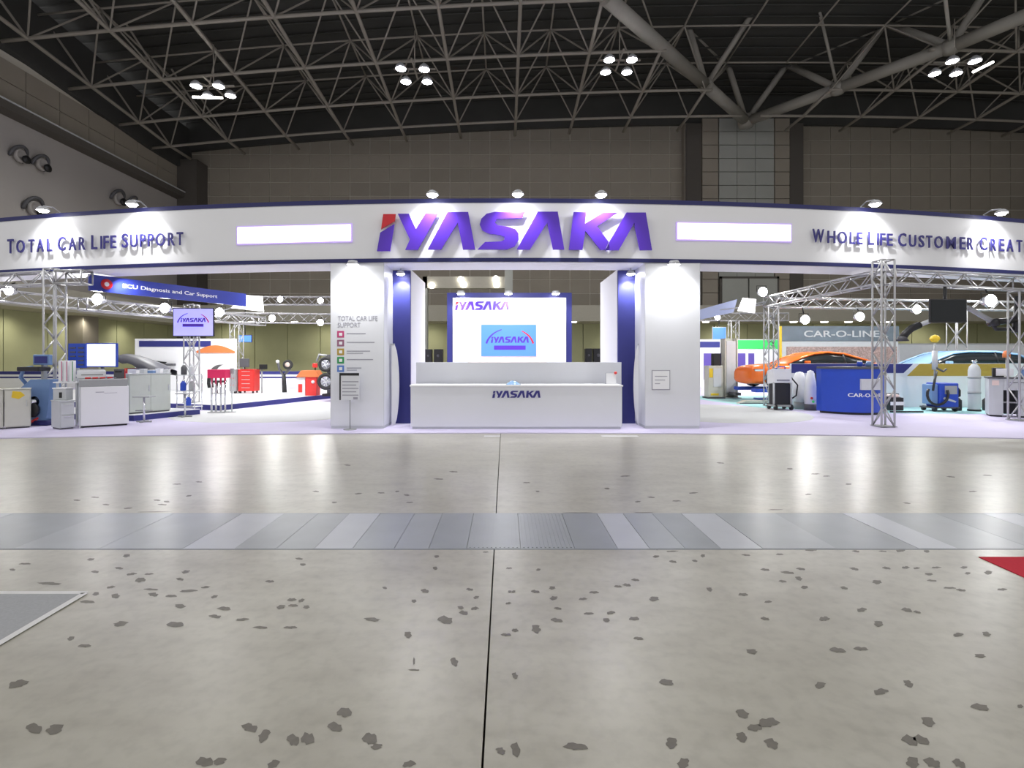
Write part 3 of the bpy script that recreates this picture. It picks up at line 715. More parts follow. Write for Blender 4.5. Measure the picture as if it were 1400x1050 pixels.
# centre stage backdrop
B = thing('stage_backdrop', 'white stage backdrop with navy frame, logo and blue projection', 'backdrop', (X(696, 20), 20, .018))
def on2(px0, px1, py0, py1, d0, d1, y=20):
    l = B.location; return bx(X(px0, y)-l.x, X(px1, y)-l.x, d0, d1, Z(py1, y)-l.z, Z(py0, y)-l.z)
def low2(px0, px1, py0, d0, d1): return bx(X(px0, 20)-B.location.x, X(px1, 20)-B.location.x, d0, d1, 0, Z(py0, 20)-.018)
part('backdrop_frame', low2(611, 782, 400, .06, .5), M['blueb'], B)
part('backdrop_board', low2(619, 774, 407, 0, .06), M['white'], B)
part('peach_glow', on2(640, 747, 440, 496, -.01, 0), M['peach'], B)  # peach glow around the projection, put in as a coloured board
sc_ = part('projection', on2(658, 733, 444, 487, -.03, -.011), M['screen'], B)
lw = (X(696, 20)-X(622, 20))
for c, poly in logo_polys(X(622, 20)-B.location.x, Z(424, 20)-.018, lw, .33): part('logo_letter', MB().prism(poly, -.03, 0), M['logored'] if c == 'r' else M['logo'], B)
def arcs_logo(par, cx, cz, wd, y, s=1):
    mb = MB(); n = 10
    for sgn, m in ((-1, M['logo']), (1, M['logored'])):
        pts = []
        for i in range(n+1):
            a = R(168-58*i/n) if sgn == -1 else R(12+48*i/n); pts.append((cx+wd*.47*math.cos(a), cz-.12*wd+wd*.36*math.sin(a)))
        inner = [(cx+(p[0]-cx)*.93, p[1]-wd*.012) for p in pts[::-1]]
        part('swoosh', MB().prism(pts+inner, y-.004, y), m, par)
    for c, poly in logo_polys(cx-wd*.36, cz-.04*wd, wd*.72, wd*.12): part('logo_letter', MB().prism(poly, y-.004, y), M['logo'], par)
    part('logo_bar', bx(cx-wd*.3, cx+wd*.3, y-.004, y, cz-.17*wd, cz-.09*wd), M['logo'], par)
arcs_logo(sc_, X(697, 20)-B.location.x, Z(466, 20)-.018, 2.0, -.031)
for k, px in enumerate((630, 695, 760)):
    x = X(px, 19.6); t = thing('backdrop_spotlight', 'small spotlight above the stage backdrop, %s of three' % ('leftmost', 'middle', 'rightmost')[k], 'spotlight', (x, 20.05, Z(402, 20)))
    part('lamp_arm', MB().tube((0, .02, 0), (0, -.4, .02), .02, 6), M['lampbody'], t)
    h = part('lamp_head', MB().lathe([(0, .08), (.12, .07), (.16, -.03), (.14, -.03)], (0, -.42, 0), 14), M['lampbody'], t)
    part('lamp_lens', MB().lathe([(0, -.08), (.1, -.07), (.15, -.02)], (0, -.42, 0), 14), M['lamp'], h)
    light('backdrop_beam', 'SPOT', (x, 19.3, 3.85), 75, aim=(x, 20, 2.3), parent=t, spot_size=R(120), spot_blend=.7, shadow_soft_size=.08)
for px, py, wpx, lab in ((585.5, 478, 9, 'narrow black loudspeaker far left behind the counter, left one'), (599, 478, 12, 'wider black loudspeaker just left of the stage backdrop'),
                         (805, 477, 9, 'black loudspeaker just right of the stage backdrop'), (818, 477, 13, 'wider black loudspeaker farthest right behind the counter')):
    y = 24; x = X(px, y); hh = Z(py, y)
    t = thing('loudspeaker', lab, 'loudspeaker', (x, y, .018)); ww = wpx/F*y/2
    part('cabinet', bx(-ww, ww, 0, .4, .6, hh, b=.01), M['black'], t)
    part('woofer', MB().lathe([(0, .02), (ww*.4, .0), (ww*.75, -.015), (ww*.8, 0)], (0, 0, .6+(hh-.6)*.35), 16, 'Y'), M['dgrey'], t)
    part('tweeter', MB().lathe([(0, -.015), (ww*.3, -.01), (ww*.35, 0)], (0, 0, .6+(hh-.6)*.78), 12, 'Y'), M['dgrey'], t)
    part('stand', MB().box(-ww*.8, ww*.8, .02, .38, 0, .04).tube((0, .2, .04), (0, .2, .6), .04, 8), M['black'], t)

# price board before the left pillar
t = thing('notice_stand', 'white notice board on a thin pole before the left pillar', 'sign', (X(478, 11.3), 11.3, .018))
lw_ = lambda px: X(px, 11.3)-t.location.x
lz_ = lambda py: Z(py, 11.3)-.018
nb = part('notice_board', bx(lw_(465), lw_(491), 0, .015, lz_(547), lz_(510)), M['whiteg'], t)
part('notice_header', bx(lw_(466), lw_(491), -.006, .0, lz_(513.5), lz_(510)), M['black'], nb)
part('side_rail', bx(lw_(464), lw_(466), -.006, .016, lz_(547), lz_(510)), M['black'], nb)
for k in range(5): part('caption_line', bx(lw_(468), lw_(490-(k % 2)*3), -.003, 0, lz_(522.5+k*4.6), lz_(521.2+k*4.6)), M['caption'], nb)
part('mark', bx(lw_(483), lw_(489), -.004, 0, lz_(546), lz_(543)), M['caption'], nb)
part('pole', MB().tube((0, .03, .01), (0, .03, lz_(530)), .012, 8), M['grey'], t)
part('foot', MB().lathe([(0, 0), (.14, 0), (.14, .01), (0, .015)], (0, .03, 0), 20), M['grey'], t)

# ------------------------------------------------------------------ trusses
def truss(name, lab, p0, p1, wdt=.4, bay=.45, fine=True, r=.022, group=None, base=False):
    p0 = Vector(p0); p1 = Vector(p1); t = thing(name, lab, 'truss', p0, group=group)
    d = (p1-p0); L = d.length; d.normalize()
    if abs(d.z) > .9: a = Vector((1, 0, 0)); b = Vector((0, 1, 0))
    else: a = Vector((0, 0, 1)); b = d.cross(a).normalized()
    cs = [(a*i+b*j)*wdt/2 for i, j in ((-1, -1), (1, -1), (1, 1), (-1, 1))]
    for c in cs: rod('chord', p0+c, p1+c, r, M['alu'], t, 8)
    n = max(1, round(L/bay)); mb = MB()
    for i in range(n+1):
        q = p0+d*L*i/n
        for k in range(4):
            c0, c1 = cs[k], cs[(k+1) % 4]
            if i in (0, n):
                (rod('end_bar', q+c0, q+c1, r*.8, M['alu'], t) if fine else mb.tube(q+c0, q+c1, r*.8, 5))
            if i < n:
                q2 = p0+d*L*(i+1)/n; s0, s1 = (c0, c1) if (i+k) % 2 else (c1, c0)
                if fine: rod('brace', q+s0, q2+s1, r*.62, M['alu'], t)
                else: mb.tube(q+s0, q2+s1, r*.62, 5)
    if mb.v:
        for i, v in enumerate(mb.v): mb.v[i] = tuple(Vector(v)-p0)
        part('brace_lattice', mb, M['alu'], t, kind='stuff')
    if base:
        part('base_plate', bx(-wdt*.62, wdt*.62, -wdt*.62, wdt*.62, 0, .012), M['grey'], t, loc=(0, 0, -.0))
    return t
FZ = .03
TW = .29
truss('truss_post', 'front aluminium truss post standing before the blue curved counter', (8.5, 11.82, FZ), (8.5, 11.82, 3.74), TW, .4, base=True)
truss('truss_post', 'aluminium truss post beside the nose of the orange car', (8.55, 16.9, FZ), (8.55, 16.9, 3.2), .31, .4, base=True)
truss('truss_post', 'aluminium truss post at the right edge before the grey workbench', (12.66, 12.95, FZ), (12.66, 12.95, 3.2), TW, .4, base=True)
truss('truss_beam', 'overhead truss beam from the front post back over the white machine', (8.5, 11.98, 3.38), (8.55, 17.1, 3.38), .3, .4)
truss('truss_beam', 'overhead truss beam running right above the hanging black television', (8.66, 11.86, 3.38), (12.7, 12.97, 3.38), .3, .4)
truss('truss_beam', 'overhead truss beam crossing the right bay above the orange car', (8.75, 17.15, 3.36), (18.5, 18.4, 3.36), .3, .4)
truss('truss_beam', 'far overhead truss beam above the green display wall', (6.5, 28, 3.75), (15, 28, 3.75), .4, fine=False)
truss('truss_post', 'distant truss post behind the black television', (X(1308, 20), 20, FZ), (X(1308, 20), 20, 3.4), .42, base=True, fine=False)
truss('truss_post', 'slim distant truss post beside the small blue monitor', (X(1003, 27.5), 27.5, FZ), (X(1003, 27.5), 27.5, 3.5), .4, base=True, fine=False)
truss('truss_post', 'large aluminium truss post at left behind the grey drawer unit', (-10.72, 12.55, FZ), (-10.72, 12.55, 3.66), TW, .32, base=True)
truss('truss_beam', 'overhead truss beam running left from the large left post', (-10.9, 12.6, 3.46), (-14.2, 13.4, 3.46), .3)
truss('truss_beam', 'short overhead truss beam between left post and blue banner', (-10.55, 12.5, 3.46), (-9.85, 12.42, 3.46), .3)
truss('truss_beam', 'overhead truss beam receding at far left behind the posts', (-14.9, 15.4, 3.4), (-13.4, 22.6, 3.4), .34)
truss('truss_beam', 'overhead truss beam below and behind the long blue banner', (-10.9, 13.6, 2.95), (-9.2, 20, 2.95), .3)
truss('truss_beam', 'far overhead truss beam crossing the left bay above the olive wall', (-13.2, 23, 3.35), (-6.2, 24.2, 3.35), .42)
truss('truss_beam', 'upper far truss beam at the back of the left bay', (-14.2, 27, 4.5), (-6.5, 27, 4.5), .4, fine=False)
truss('truss_post', 'truss post carrying the blue-screen monitor in the left bay', (X(262, 16.25), 16.25, .2), (X(262, 16.25), 16.25, 3.2), .30, base=True)
truss('truss_post', 'slim distant truss post right of the white display wall', (X(318, 23.0), 23.35, .2), (X(318, 23.0), 23.35, 3.1), .4, base=True, fine=False)

def flood(px, py, y, lab, hz=None, pw_=FLOOD_W, s=.135):
    p = at(px, py, y); t = thing('floodlight', lab, 'floodlight', p)
    part('lamp_body', MB().lathe([(0, .22), (s*.7, .2), (s*1.1, .02), (s*1.1, 0)], (0, 0, 0), 16, 'Y'), M['lampbody'], t)
    part('lamp_lens', MB().lathe([(0, -.03), (s*.6, -.02), (s, 0)], (0, 0, 0), 16, 'Y'), M['flood'], t)
    part('yoke', MB().path([(-s*1.15, .08, 0), (-s*1.15, .1, s*1.5), (s*1.15, .1, s*1.5), (s*1.15, .08, 0)], .01, 6), M['black'], t)
    if hz is not None: part('clamp_pole', MB().tube((0, .1, s*1.5), (0, .2, max(hz-p.z, s*1.5+.05)), .02, 6), M['black'], t)
    light('flood_beam', 'SPOT', (p.x, p.y-.08, p.z-.02), pw_, aim=(p.x*.95, p.y-1.5, 0), parent=t, spot_size=R(130), spot_blend=.8, shadow_soft_size=.1)
for px, py, y, hz, lab in ((12, 397, 15.5, 3.4, 'floodlight under the truss at the far left edge'), (133, 409, 13.75, None, 'floodlight left under the start of the long blue banner'),
                       (225, 421, 15.65, 3.0, 'floodlight just left of the blue-screen monitor'), (300, 427, 17.7, 3.0, 'floodlight just right of the blue-screen monitor'),
                       (383, 409, 26.7, None, 'higher floodlight above the middle of the olive wall at left'), (372, 435, 23.2, 3.3, 'lower floodlight above the middle of the olive wall at left'),
                       (438, 411, 26.7, None, 'upper floodlight beside the left pillar'), (438, 441, 23.5, 3.3, 'lower floodlight beside the left pillar'),
                       (1043, 399, 16.7, None, 'floodlight on top of the post beside the orange car'), (1101, 437, 17.1, 3.3, 'floodlight above the orange car roof'),
                       (1176, 433, 17.3, 3.3, 'floodlight above the rear of the orange car'), (1254, 423, 17.6, 3.3, 'floodlight left of the hanging black television'),
                       (1355, 411, 12.6, 3.3, 'floodlight right of the hanging black television'), (981, 434, 27.7, None, 'floodlight above the small blue monitor at right')):
    flood(px, py, y, lab, hz, 12 if px == 133 else FLOOD_W)
for x, y, tx_, ty_ in ((9.2, 12.9, 9.6, 15.5), (12.5, 13.6, 12.8, 16.2), (-9.6, 13.2, -9.8, 15.5), (-7.5, 13.0, -8.6, 17)):
    light('bay_front_fill', 'SPOT', (x, y, 3.55), 90, aim=(tx_, ty_, 0.6), spot_size=R(130), spot_blend=.9, shadow_soft_size=.06)  # added fill spots without fixtures, brightening the fronts of both bays
# soft fill lights added out of view above the bays and the centre
for x, y in ((-11, 20), (-7, 17.5), (11, 18), (16, 17), (11, 24), (-14, 24), (0, 16)):
    light('bay_fill', 'AREA', (x, y, 4.6), 220, aim=(x, y+1.2, 0), shape='DISK', size=.5)

# ------------------------------------------------------------------ left bay
def platform(name, lab, poly, h):
    t = thing(name, lab, 'platform', (0, 0, .018))
    part('platform_side', MB().prism(poly, 0, h-.015, 'XY'), M['blueb'], t)
    part('platform_top', MB().prism(poly, h-.014, h, 'XY'), M['white'], t)
platform('display_platform', 'low blue-edged platform under the pale grey cabinet at left', [(-9.05, 12.85), (-8.36, 14.45), (-11.8, 15.3), (-12.6, 13.6)], .15)
platform('display_platform', 'long blue-edged white platform with red tool cabinets at left', [(-8.35, 15.4), (-5.9, 22.5), (-20, 27), (-17, 16.6), (-11.5, 16.6)], .17)
# long sloping blue banner
t = thing('hanging_banner', 'long blue hanging banner with white lettering receding over the left bay', 'banner', (-10.1, 12.8, 3.2))
p0 = Vector((-10.1, 12.8)); p1 = Vector((-8.2, 16.7)); d2 = p1-p0; Lb = d2.length; ang = math.atan2(d2.y, d2.x)
b_ = part('banner_sheet', bx(0, Lb, 0, .05, 0, .40), M['bannerblue'], t, rotz=ang)
part('banner_badge', MB().lathe([(0, -.012), (.13, -.008), (.13, 0)], (.38, 0, .2), 20, 'Y'), M['logored'], b_)
part('badge_centre', MB().lathe([(0, -.018), (.055, -.014), (.055, -.01)], (.38, 0, .2), 14, 'Y'), M['white'], b_)
me = text_mesh('ECU Diagnosis and Car Support', 2.6, .13, .006, .004); link('lettering', me, M['white'], b_, (.75, -.004, .13))
def hung(name, lab, cat, pts, y, m, anchor, yb=None):
    c = sum((at(a, b, y) for a, b in pts), Vector())/len(pts)
    t = thing(name, lab, cat, c)
    part('panel_board', MB().prism([(X(a, y)-c.x, Z(b, y)-c.z) for a, b in pts], 0, .05), m, t)
    part('hanger', MB().tube((0, .03, 0), Vector(anchor)-c, .018, 6), M['lampbody'], t)
hung('lit_panel', 'small bright white hanging panel at the end of the long blue banner', 'panel', [(316, 421), (360, 426), (358, 405), (330, 403)], 17.2, M['white_glow'], (-9.9, 17.3, 2.95))  # material glows to imitate lamp light falling on the panel
def monitor(lab, px0, px1, py0, py1, y, frame, scr, hang=None, stand=None, logo=False):
    x = X((px0+px1)/2, y); w2 = (px1-px0)/F*y/2; z0, z1 = Z(py1, y), Z(py0, y)
    t = thing('monitor', lab, 'monitor', (x, y, z0))
    h = z1-z0
    part('casing', bx(-w2, w2, .01, .07, 0, h, b=.008), frame, t)
    s_ = part('screen', bx(-w2+.025, w2-.025, 0, .012, .025, h-.025), scr, t)
    if logo: arcs_logo(s_, 0, h*.55, w2*1.7, -.001)
    if hang: part('hanger', MB().tube((0, .05, h*.5), (0, .05, hang-z0), .025, 8), M['black'], t)
    if stand is not None: part('stand', MB().box(-w2*.3, w2*.3, -.02, .14, stand-z0, stand-z0+.015).box(-.03, .03, .03, .07, stand-z0, .05), M['dgrey'], t)
    return t
monitor('large lilac-blue screen with logo hung on a truss post in the left bay', 236, 292, 421, 460, 15.98, M['black'], M['screenl'], hang=3.1, logo=True)
monitor('tiny blue screen hanging before the far olive wall at left', 325, 344, 458, 468, 26.75, M['blueb'], M['screen'], hang=4.45)
monitor('small blue screen in the right bay beside the green display wall', 974, 993, 447, 465, 27.75, M['lampbody'], M['screen'], hang=3.7)
hung('tilted_panel', 'small bright white panel beneath the receding right truss beam', 'panel', [(1009, 425), (1032, 428), (1034, 409), (1016, 407)], 17.0, M['white_glow'], (8.4, 17.0, 3.38))  # lamp light on this panel is put into its glowing material
hung('slanted_banner', 'pale blue slanted banner just right of the right pillar, under the truss', 'banner', [(958, 437), (1003, 427), (1008, 409), (958, 423)], 17.4, M['paleblue'], (8.42, 17.1, 3.3))
# far low wall, white with navy stripes
t = thing('low_far_wall', 'low white far wall with two navy stripes before the olive partition', 'partition', (-18, 27.5, .018))
part('wall_board', bx(-9, 8.2, 0, .1, 0, .86), M['white'], t)
part('stripe', bx(-9, 8.2, -.01, .0, .70, .86), M['blueb'], t); part('stripe', bx(-9, 8.2, -.01, 0, .5, .58), M['blueb'], t)
# white display wall
y = 22.5; t = thing('display_wall', 'white display wall with navy strip and orange arch behind the left monitor', 'display', (X(250, y), y, .19)); tx = t.location.x
part('wall_board', bx(X(184, y)-tx, X(322, y)-tx, .02, .12, 0, Z(463, y)-.19), M['white'], t)
part('navy_strip', bx(X(190, y)-tx, X(288, y)-tx, 0, .02, Z(474, y)-.19, Z(466, y)-.19), M['blueb'], t)
n = 14; ap = [(X(268, y)-tx+(X(321, y)-X(268, y))*i/n, Z(482-10*math.sin(PI*min(1, i/n*.9+.05)), y)-.19) for i in range(n+1)]
part('orange_arch', MB().prism([(ap[0][0], Z(482.5, y)-.19)]+ap+[(ap[-1][0], Z(482.5, y)-.19)], -.02, .02), M['orangetop'], t)
part('shelf', bx(X(205, y)-tx, X(240, y)-tx, -.2, .02, Z(500, y)-.19, Z(497, y)-.19), M['dgrey'], t)
part('graphic', MB().prism([(X(200, y)-tx, Z(492, y)-.19), (X(228, y)-tx, Z(495, y)-.19), (X(222, y)-tx, Z(501, y)-.19), (X(208, y)-tx, Z(498, y)-.19)], -.0, .02), M['black'], t)
# black curved seat
t = thing('black_chair', 'black curved swivel chair before the white display wall', 'chair', (X(297, 20.5), 20.5, .19))
sh = MB(); vs = []
for i in range(9):
    a = R(-20+i*15); 
    for j in range(5): vs.append((-.28+.5*(1-math.cos(a))*1.0, -.22+.11*j, .45+.75*math.sin(a)*.9))
part('backrest', MB().add(vs, [(i*5+j, i*5+j+1, i*5+6+j, i*5+5+j) for i in range(8) for j in range(4)], True), M['black'], t)
part('seat', bx(-.25, .25, -.25, .25, .42, .50, b=.03), M['black'], t)
part('stem', MB().tube((0, 0, .02), (0, 0, .42), .03, 8), M['chrome'], t); part('foot', MB().lathe([(0, 0), (.25, 0), (.24, .02), (0, .03)], n=18), M['chrome'], t)

def cabinet(name, lab, px0, px1, py0, y, z0, m, doors=2, depth=.5, rotz=0, top=None, cat='cabinet', drawers=False, handle='chrome', wheels=False):
    x0, x1 = X(px0, y), X(px1, y); h = Z(py0, y)-z0; w2 = (x1-x0)/2
    t = thing(name, lab, cat, ((x0+x1)/2, y, z0), rotz)
    b0 = .08 if wheels else .03
    part('body', bx(-w2, w2, .02, depth, b0, h-.02, b=.006), m, t)
    part('top_board', bx(-w2-.01, w2+.01, 0, depth+.01, h-.02, h, b=.004), top or m, t)
    if drawers:
        for k in range(doors):
            za = b0+.02+(h-.06-b0)*k/doors; zb = b0+.02+(h-.06-b0)*(k+1)/doors-.012
            d_ = part('drawer', bx(-w2+.015, w2-.015, 0, .02, za, zb), m, t)
            part('handle', bx(-w2*.5, w2*.5, -.018, 0, zb-.035, zb-.02), M[handle], d_)
    else:
        for k in range(doors):
            xa = -w2+.012+(2*w2-.024)*k/doors; xb = -w2+.012+(2*w2-.024)*(k+1)/doors-.008
            d_ = part('door', bx(xa, xb, 0, .02, b0+.02, h-.035), m, t)
            part('handle', bx(xb-.05, xb-.035, -.02, 0, h*.55, h*.7), M[handle], d_)
    if wheels:
        for sx in (-1, 1):
            for yy in (.08, depth-.08): part('castor', MB().lathe([(0, -.02), (.045, -.02), (.045, .02), (0, .02)], (sx*(w2-.07), yy, .045), 12, 'X'), M['black'], t)
    else: part('plinth', bx(-w2+.02, w2-.02, .04, depth-.02, 0, b0), M['dgrey'], t)
    return t
def rcab(name, lab, xl, yl, deg, wd, ht, m, **kw):
    "cabinet with its front-left foot at (xl, yl), front turned by deg"
    a = R(deg); cx, cy = xl+math.cos(a)*wd/2, yl+math.sin(a)*wd/2
    y_ = 10.0; t = cabinet(name, lab, 690+F*(-wd/2)/y_, 690+F*(wd/2)/y_, 490-(ht+kw.get('z0', .018)-CH)*F/y_, y_, kw.pop('z0', .018), m, **kw)
    t.location = (cx, cy, t.location.z); t.rotation_euler = (0, 0, a); return t
c1 = rcab('equipment_cabinet', 'cream steel cabinet with a yellow sticker at the left edge', X(6, 11.4), 11.4, 40, .42, .87, M['cream'], doors=1, depth=.35)
part('sticker', MB().prism([(.0-.1, .68), (.02, .64), (.12, .72), (.05, .80), (-.08, .82)], -.004, 0), M['yellow'], c1, 'yellow sticker')
rcab('equipment_cabinet', 'cream steel cabinet cut by the left edge of the photo', X(5, 11.39)-.85*math.cos(R(40)), 11.39-.85*math.sin(R(40)), 40, .84, .87, M['cream'], doors=2, depth=.35)
rcab('drawer_unit', 'small grey two-drawer unit left of the big white counter', X(87, 11.3)-.06, 11.28, 58, .26, .62, M['lgrey'], doors=2, drawers=True, depth=.48)
t = thing('tool_box_stack', 'white lidded box standing on the small grey drawer unit', 'box', (X(91, 11.6)-.06, 11.48, .64))
part('box_body', bx(-.14, .14, 0, .2, 0, .24, b=.01), M['lgrey'], t); part('box_lid', bx(-.15, .15, -.01, .21, .24, .27, b=.005), M['white'], t); part('box_slot', bx(0, .06, -.006, 0, .05, .17), M['black'], t)
# big white counter
t = thing('demo_counter', 'big white demonstration counter with a grey worktop at left', 'counter', ((X(112, 11.55)+X(174, 12.1))/2, 11.83, .018), R(37)); w2 = .43
part('counter_body', bx(-w2, w2, 0, .6, .04, .90, b=.01), M['white'], t)
part('side_panel', bx(-w2-.03, -w2, .01, .6, .0, .90), M['lgrey'], t)
part('plinth', bx(-w2+.03, w2-.03, .03, .57, 0, .04), M['black'], t)
part('logo_bar', bx(-w2*.4, -w2*.05, -.003, 0, .77, .785), M['caption'], t); part('logo_bar', bx(-w2*.05, w2*.5, -.003, 0, .75, .757), M['caption'], t)
part('worktop', bx(-w2-.03, w2-.02, .02, .66, .90, 1.06, b=.01), M['grey'], t)
def onc(px, back):
    y = 11.58+(px-112)/62*.5+back; return X(px, y), y
for k in range(4):
    x_, y_ = onc(120+k*10, .2)
    t2 = thing('hand_tool', 'red-handled hand tool on the grey worktop, %s of four' % ('leftmost', 'second from left', 'second from right', 'rightmost')[k], 'tool', (x_, y_, 1.08), R(30))
    part('handle', MB().tube((-.05, 0, .025), (.05, .02, .03), .018, 8), M['red'], t2); part('tool_shaft', MB().tube((.05, .02, .03), (.11, .03, .02), .007, 6), M['chrome'], t2)
x_, y_ = onc(130, .42)
t = thing('printer', 'low pale printer on the grey worktop at left', 'printer', (x_, y_, 1.08), R(37))
part('body', bx(-.33, .2, 0, .16, 0, .2, b=.03), M['whiteg'], t); part('paper_slot', bx(-.25, .15, -.006, .001, .08, .11), M['grey'], t); part('lid', bx(-.3, .17, .02, .14, .2, .22, b=.005), M['lgrey'], t)
x_, y_ = onc(163, .33)
t = thing('computer_case', 'dark grey computer case at the right end of the grey worktop', 'computer', (x_, y_, 1.08), R(37))
part('case', bx(-.10, .10, 0, .2, 0, .22, b=.01), M['dgrey'], t); part('drive_bay', bx(-.08, .05, -.005, .0, .14, .18), M['black'], t); part('red_edge', bx(.102, .12, 0, .2, 0, .24), M['red'], t)
mt = monitor('blue-framed white screen standing over the big demonstration counter', 117, 159, 469, 502, 12.55, M['rblue'], M['screenw'], stand=.03)
t = thing('key_board', 'blue slatted board beside the blue-framed white screen', 'board', (X(106, 12.5), 12.5, Z(503, 12.5)))
part('board', bx(-.22, .2, 0, .03, 0, .58), M['rblue'], t)
for k in range(5):
    part('slot_bar', bx(-.17, -.04, -.015, 0, .06+k*.1, .09+k*.1), M['dgrey'], t); part('slot_bar', bx(.02, .15, -.015, 0, .06+k*.1, .09+k*.1), M['dgrey'], t)
part('leg', MB().box(-.05, 0, .03, .06, -1.29, .1), M['lgrey'], t)
# white document racks at the truss
for px, m, lab in ((77, 'white', 'white leaflet tube before the left truss post, leftmost of three'), (84, 'white', 'middle white leaflet tube before the left truss post'), (92, 'white', 'white leaflet tube before the left truss post, rightmost, with a green stripe')):
    t = thing('leaflet_tube', lab, 'leaflet holder', (X(px, 11.85), 11.95, 1.02))
    part('tube_body', bx(-.045, .045, 0, .09, 0, .48, b=.01), M['white'], t); part('stripe', bx(.03, .046, -.003, .0, .02, .46), M['ic4'] if px == 92 else M['ic1'], t)
t = thing('side_shelf', 'narrow white shelf carrying the leaflet tubes at the left truss', 'shelf', (X(84.5, 11.85), 11.98, .018))
part('shelf_board', bx(-.28, .28, -.04, .16, .97, 1.0), M['white'], t); part('leg', bx(-.24, -.2, 0, .04, 0, .97), M['lgrey'], t); part('leg', bx(.2, .24, .0, .04, 0, .97), M['lgrey'], t)
# blue balancing machine
t = thing('wheel_balancer', 'blue-grey wheel balancing machine at left before the truss posts', 'machine', (X(50, 12.05), 11.96, .018))
part('base', bx(-.3, .32, 0, .38, 0, .12, b=.02), M['navy'], t)
part('body', MB().prism([(-.22, .12), (.25, .12), (.3, .5), (.34, 1.05), (-.1, 1.05), (-.34, .85), (-.3, .5)], .05, .36), M['mblue'], t)
part('shaft', MB().lathe([(0, -.1), (.05, -.1), (.05, 0), (.12, 0), (.12, .1)], (-.02, .05, .55), 14, 'Y'), M['chrome'], t)
part('wheel_clamp', MB().lathe([(0, -.1), (.16, -.09), (.17, -.04), (.06, .0)], (-.02, .05, .36), 16, 'Y'), M['black'], t)
part('arm', MB().path([(-.3, .2, .9), (-.42, .15, 1.1), (-.3, .1, 1.3), (-.1, .1, 1.33)], .04, 8), M['mblue'], t)
part('tray', bx(-.38, .12, .0, .34, 1.24, 1.34, b=.02), M['black'], t)
part('display_head', bx(-.1, .28, .1, .2, 1.38, 1.62, b=.02), M['mblue'], t); part('display_screen', bx(-.06, .24, .095, .1, 1.42, 1.58), M['blueb'], t)
part('mast', bx(.05, .11, .15, .25, 1.05, 1.4), M['grey'], t)
part('foot_pedal', MB().path([(-.05, -.08, .06), (.0, .02, .12), (.1, .1, .2)], .03, 8), M['red'], t)
# car bonnet display
t = thing('car_bonnet_display', 'dark glossy car bonnet propped on a white plinth behind the counter', 'display', (X(190, 14), 14, .17))
vs = []; n = 8
for i in range(n+1):
    for j in range(5):
        u = i/n; x = X(160, 14)-X(190, 14)+u*1.1; z = 1.62-.42*u**1.4-.17; vs.append((x, j*.2, z+.06*math.sin(PI*j/4)))
part('bonnet', MB().add(vs+[(v[0], v[1], v[2]-.14-.05*((k//5) % 3 == 1)) for k, v in enumerate(vs)], [(i*5+j, i*5+j+1, i*5+6+j, i*5+5+j) for i in range(n) for j in range(4)]+[(45+i*5+j, 45+i*5+5+j, 45+i*5+6+j, 45+i*5+j+1) for i in range(n) for j in range(4)]+[(i*5, i*5+5, 50+i*5, 45+i*5) for i in range(n)]+[(i*5+4, 49+i*5, 54+i*5, i*5+9) for i in range(n)], True), M['dgrey'], t)
part('plinth_box', bx(-.38, .32, .1, .7, 0, 1.1, b=.01), M['white'], t); part('red_edge', bx(-.42, -.385, .1, .7, .8, 1.12), M['red'], t)
# pale cabinet with bistro stands
cb = rcab('glass_cabinet', 'pale grey-green glazed cabinet on the low platform at left', X(177, 13.0), 13.0, 60, .98, 1.0, M['clear'], doors=2, depth=.4, top=M['lgrey'], z0=.17)
for px, y_, lab in ((166, 14.3, 'thin bistro stand behind the pale cabinet on the platform'), (197, 12.62, 'thin bistro stand before the left end of the pale cabinet'), (231, 13.75, 'thin bistro stand before the right end of the pale cabinet')):
    t = thing('bistro_stand', lab, 'stand', (X(px, y_)+(.0 if px != 231 else .42), y_, .17 if px == 166 else .02))
    part('stand_top', bx(-.2, .2, -.12, .12, .60, .625), M['grey'], t); part('pole', MB().tube((0, 0, .02), (0, 0, .6), .022, 8), M['chrome'], t)
    part('cross_bar', MB().tube((-.2, 0, .28), (.2, 0, .28), .016, 6), M['grey'], t); part('foot', MB().tube((-.18, 0, .02), (.18, 0, .02), .02, 6).tube((0, -.15, .02), (0, .15, .02), .02, 6), M['grey'], t)
for k, (px, m, s) in enumerate(((183, 'white', .06), (194, 'lgrey', .06), (205, 'mblue', .07), (216, 'white', .06), (226, 'lgrey', .06))):
    t = thing('parts_box', ('white', 'grey', 'blue', 'white', 'grey')[k]+' small parts box on top of the pale cabinet, '+('leftmost', 'second from left', 'in the middle', 'second from right', 'rightmost')[k], 'box', (X(px, 13.2+k*.17), 13.2+k*.17, 1.17))
    part('box_body', bx(-s, s, 0, .12, 0, .07+.03*(k % 2), b=.008), M[m], t); part('box_lid', bx(-s-.005, s+.005, -.005, .125, .07+.03*(k % 2), .085+.03*(k % 2)), M['white'], t)
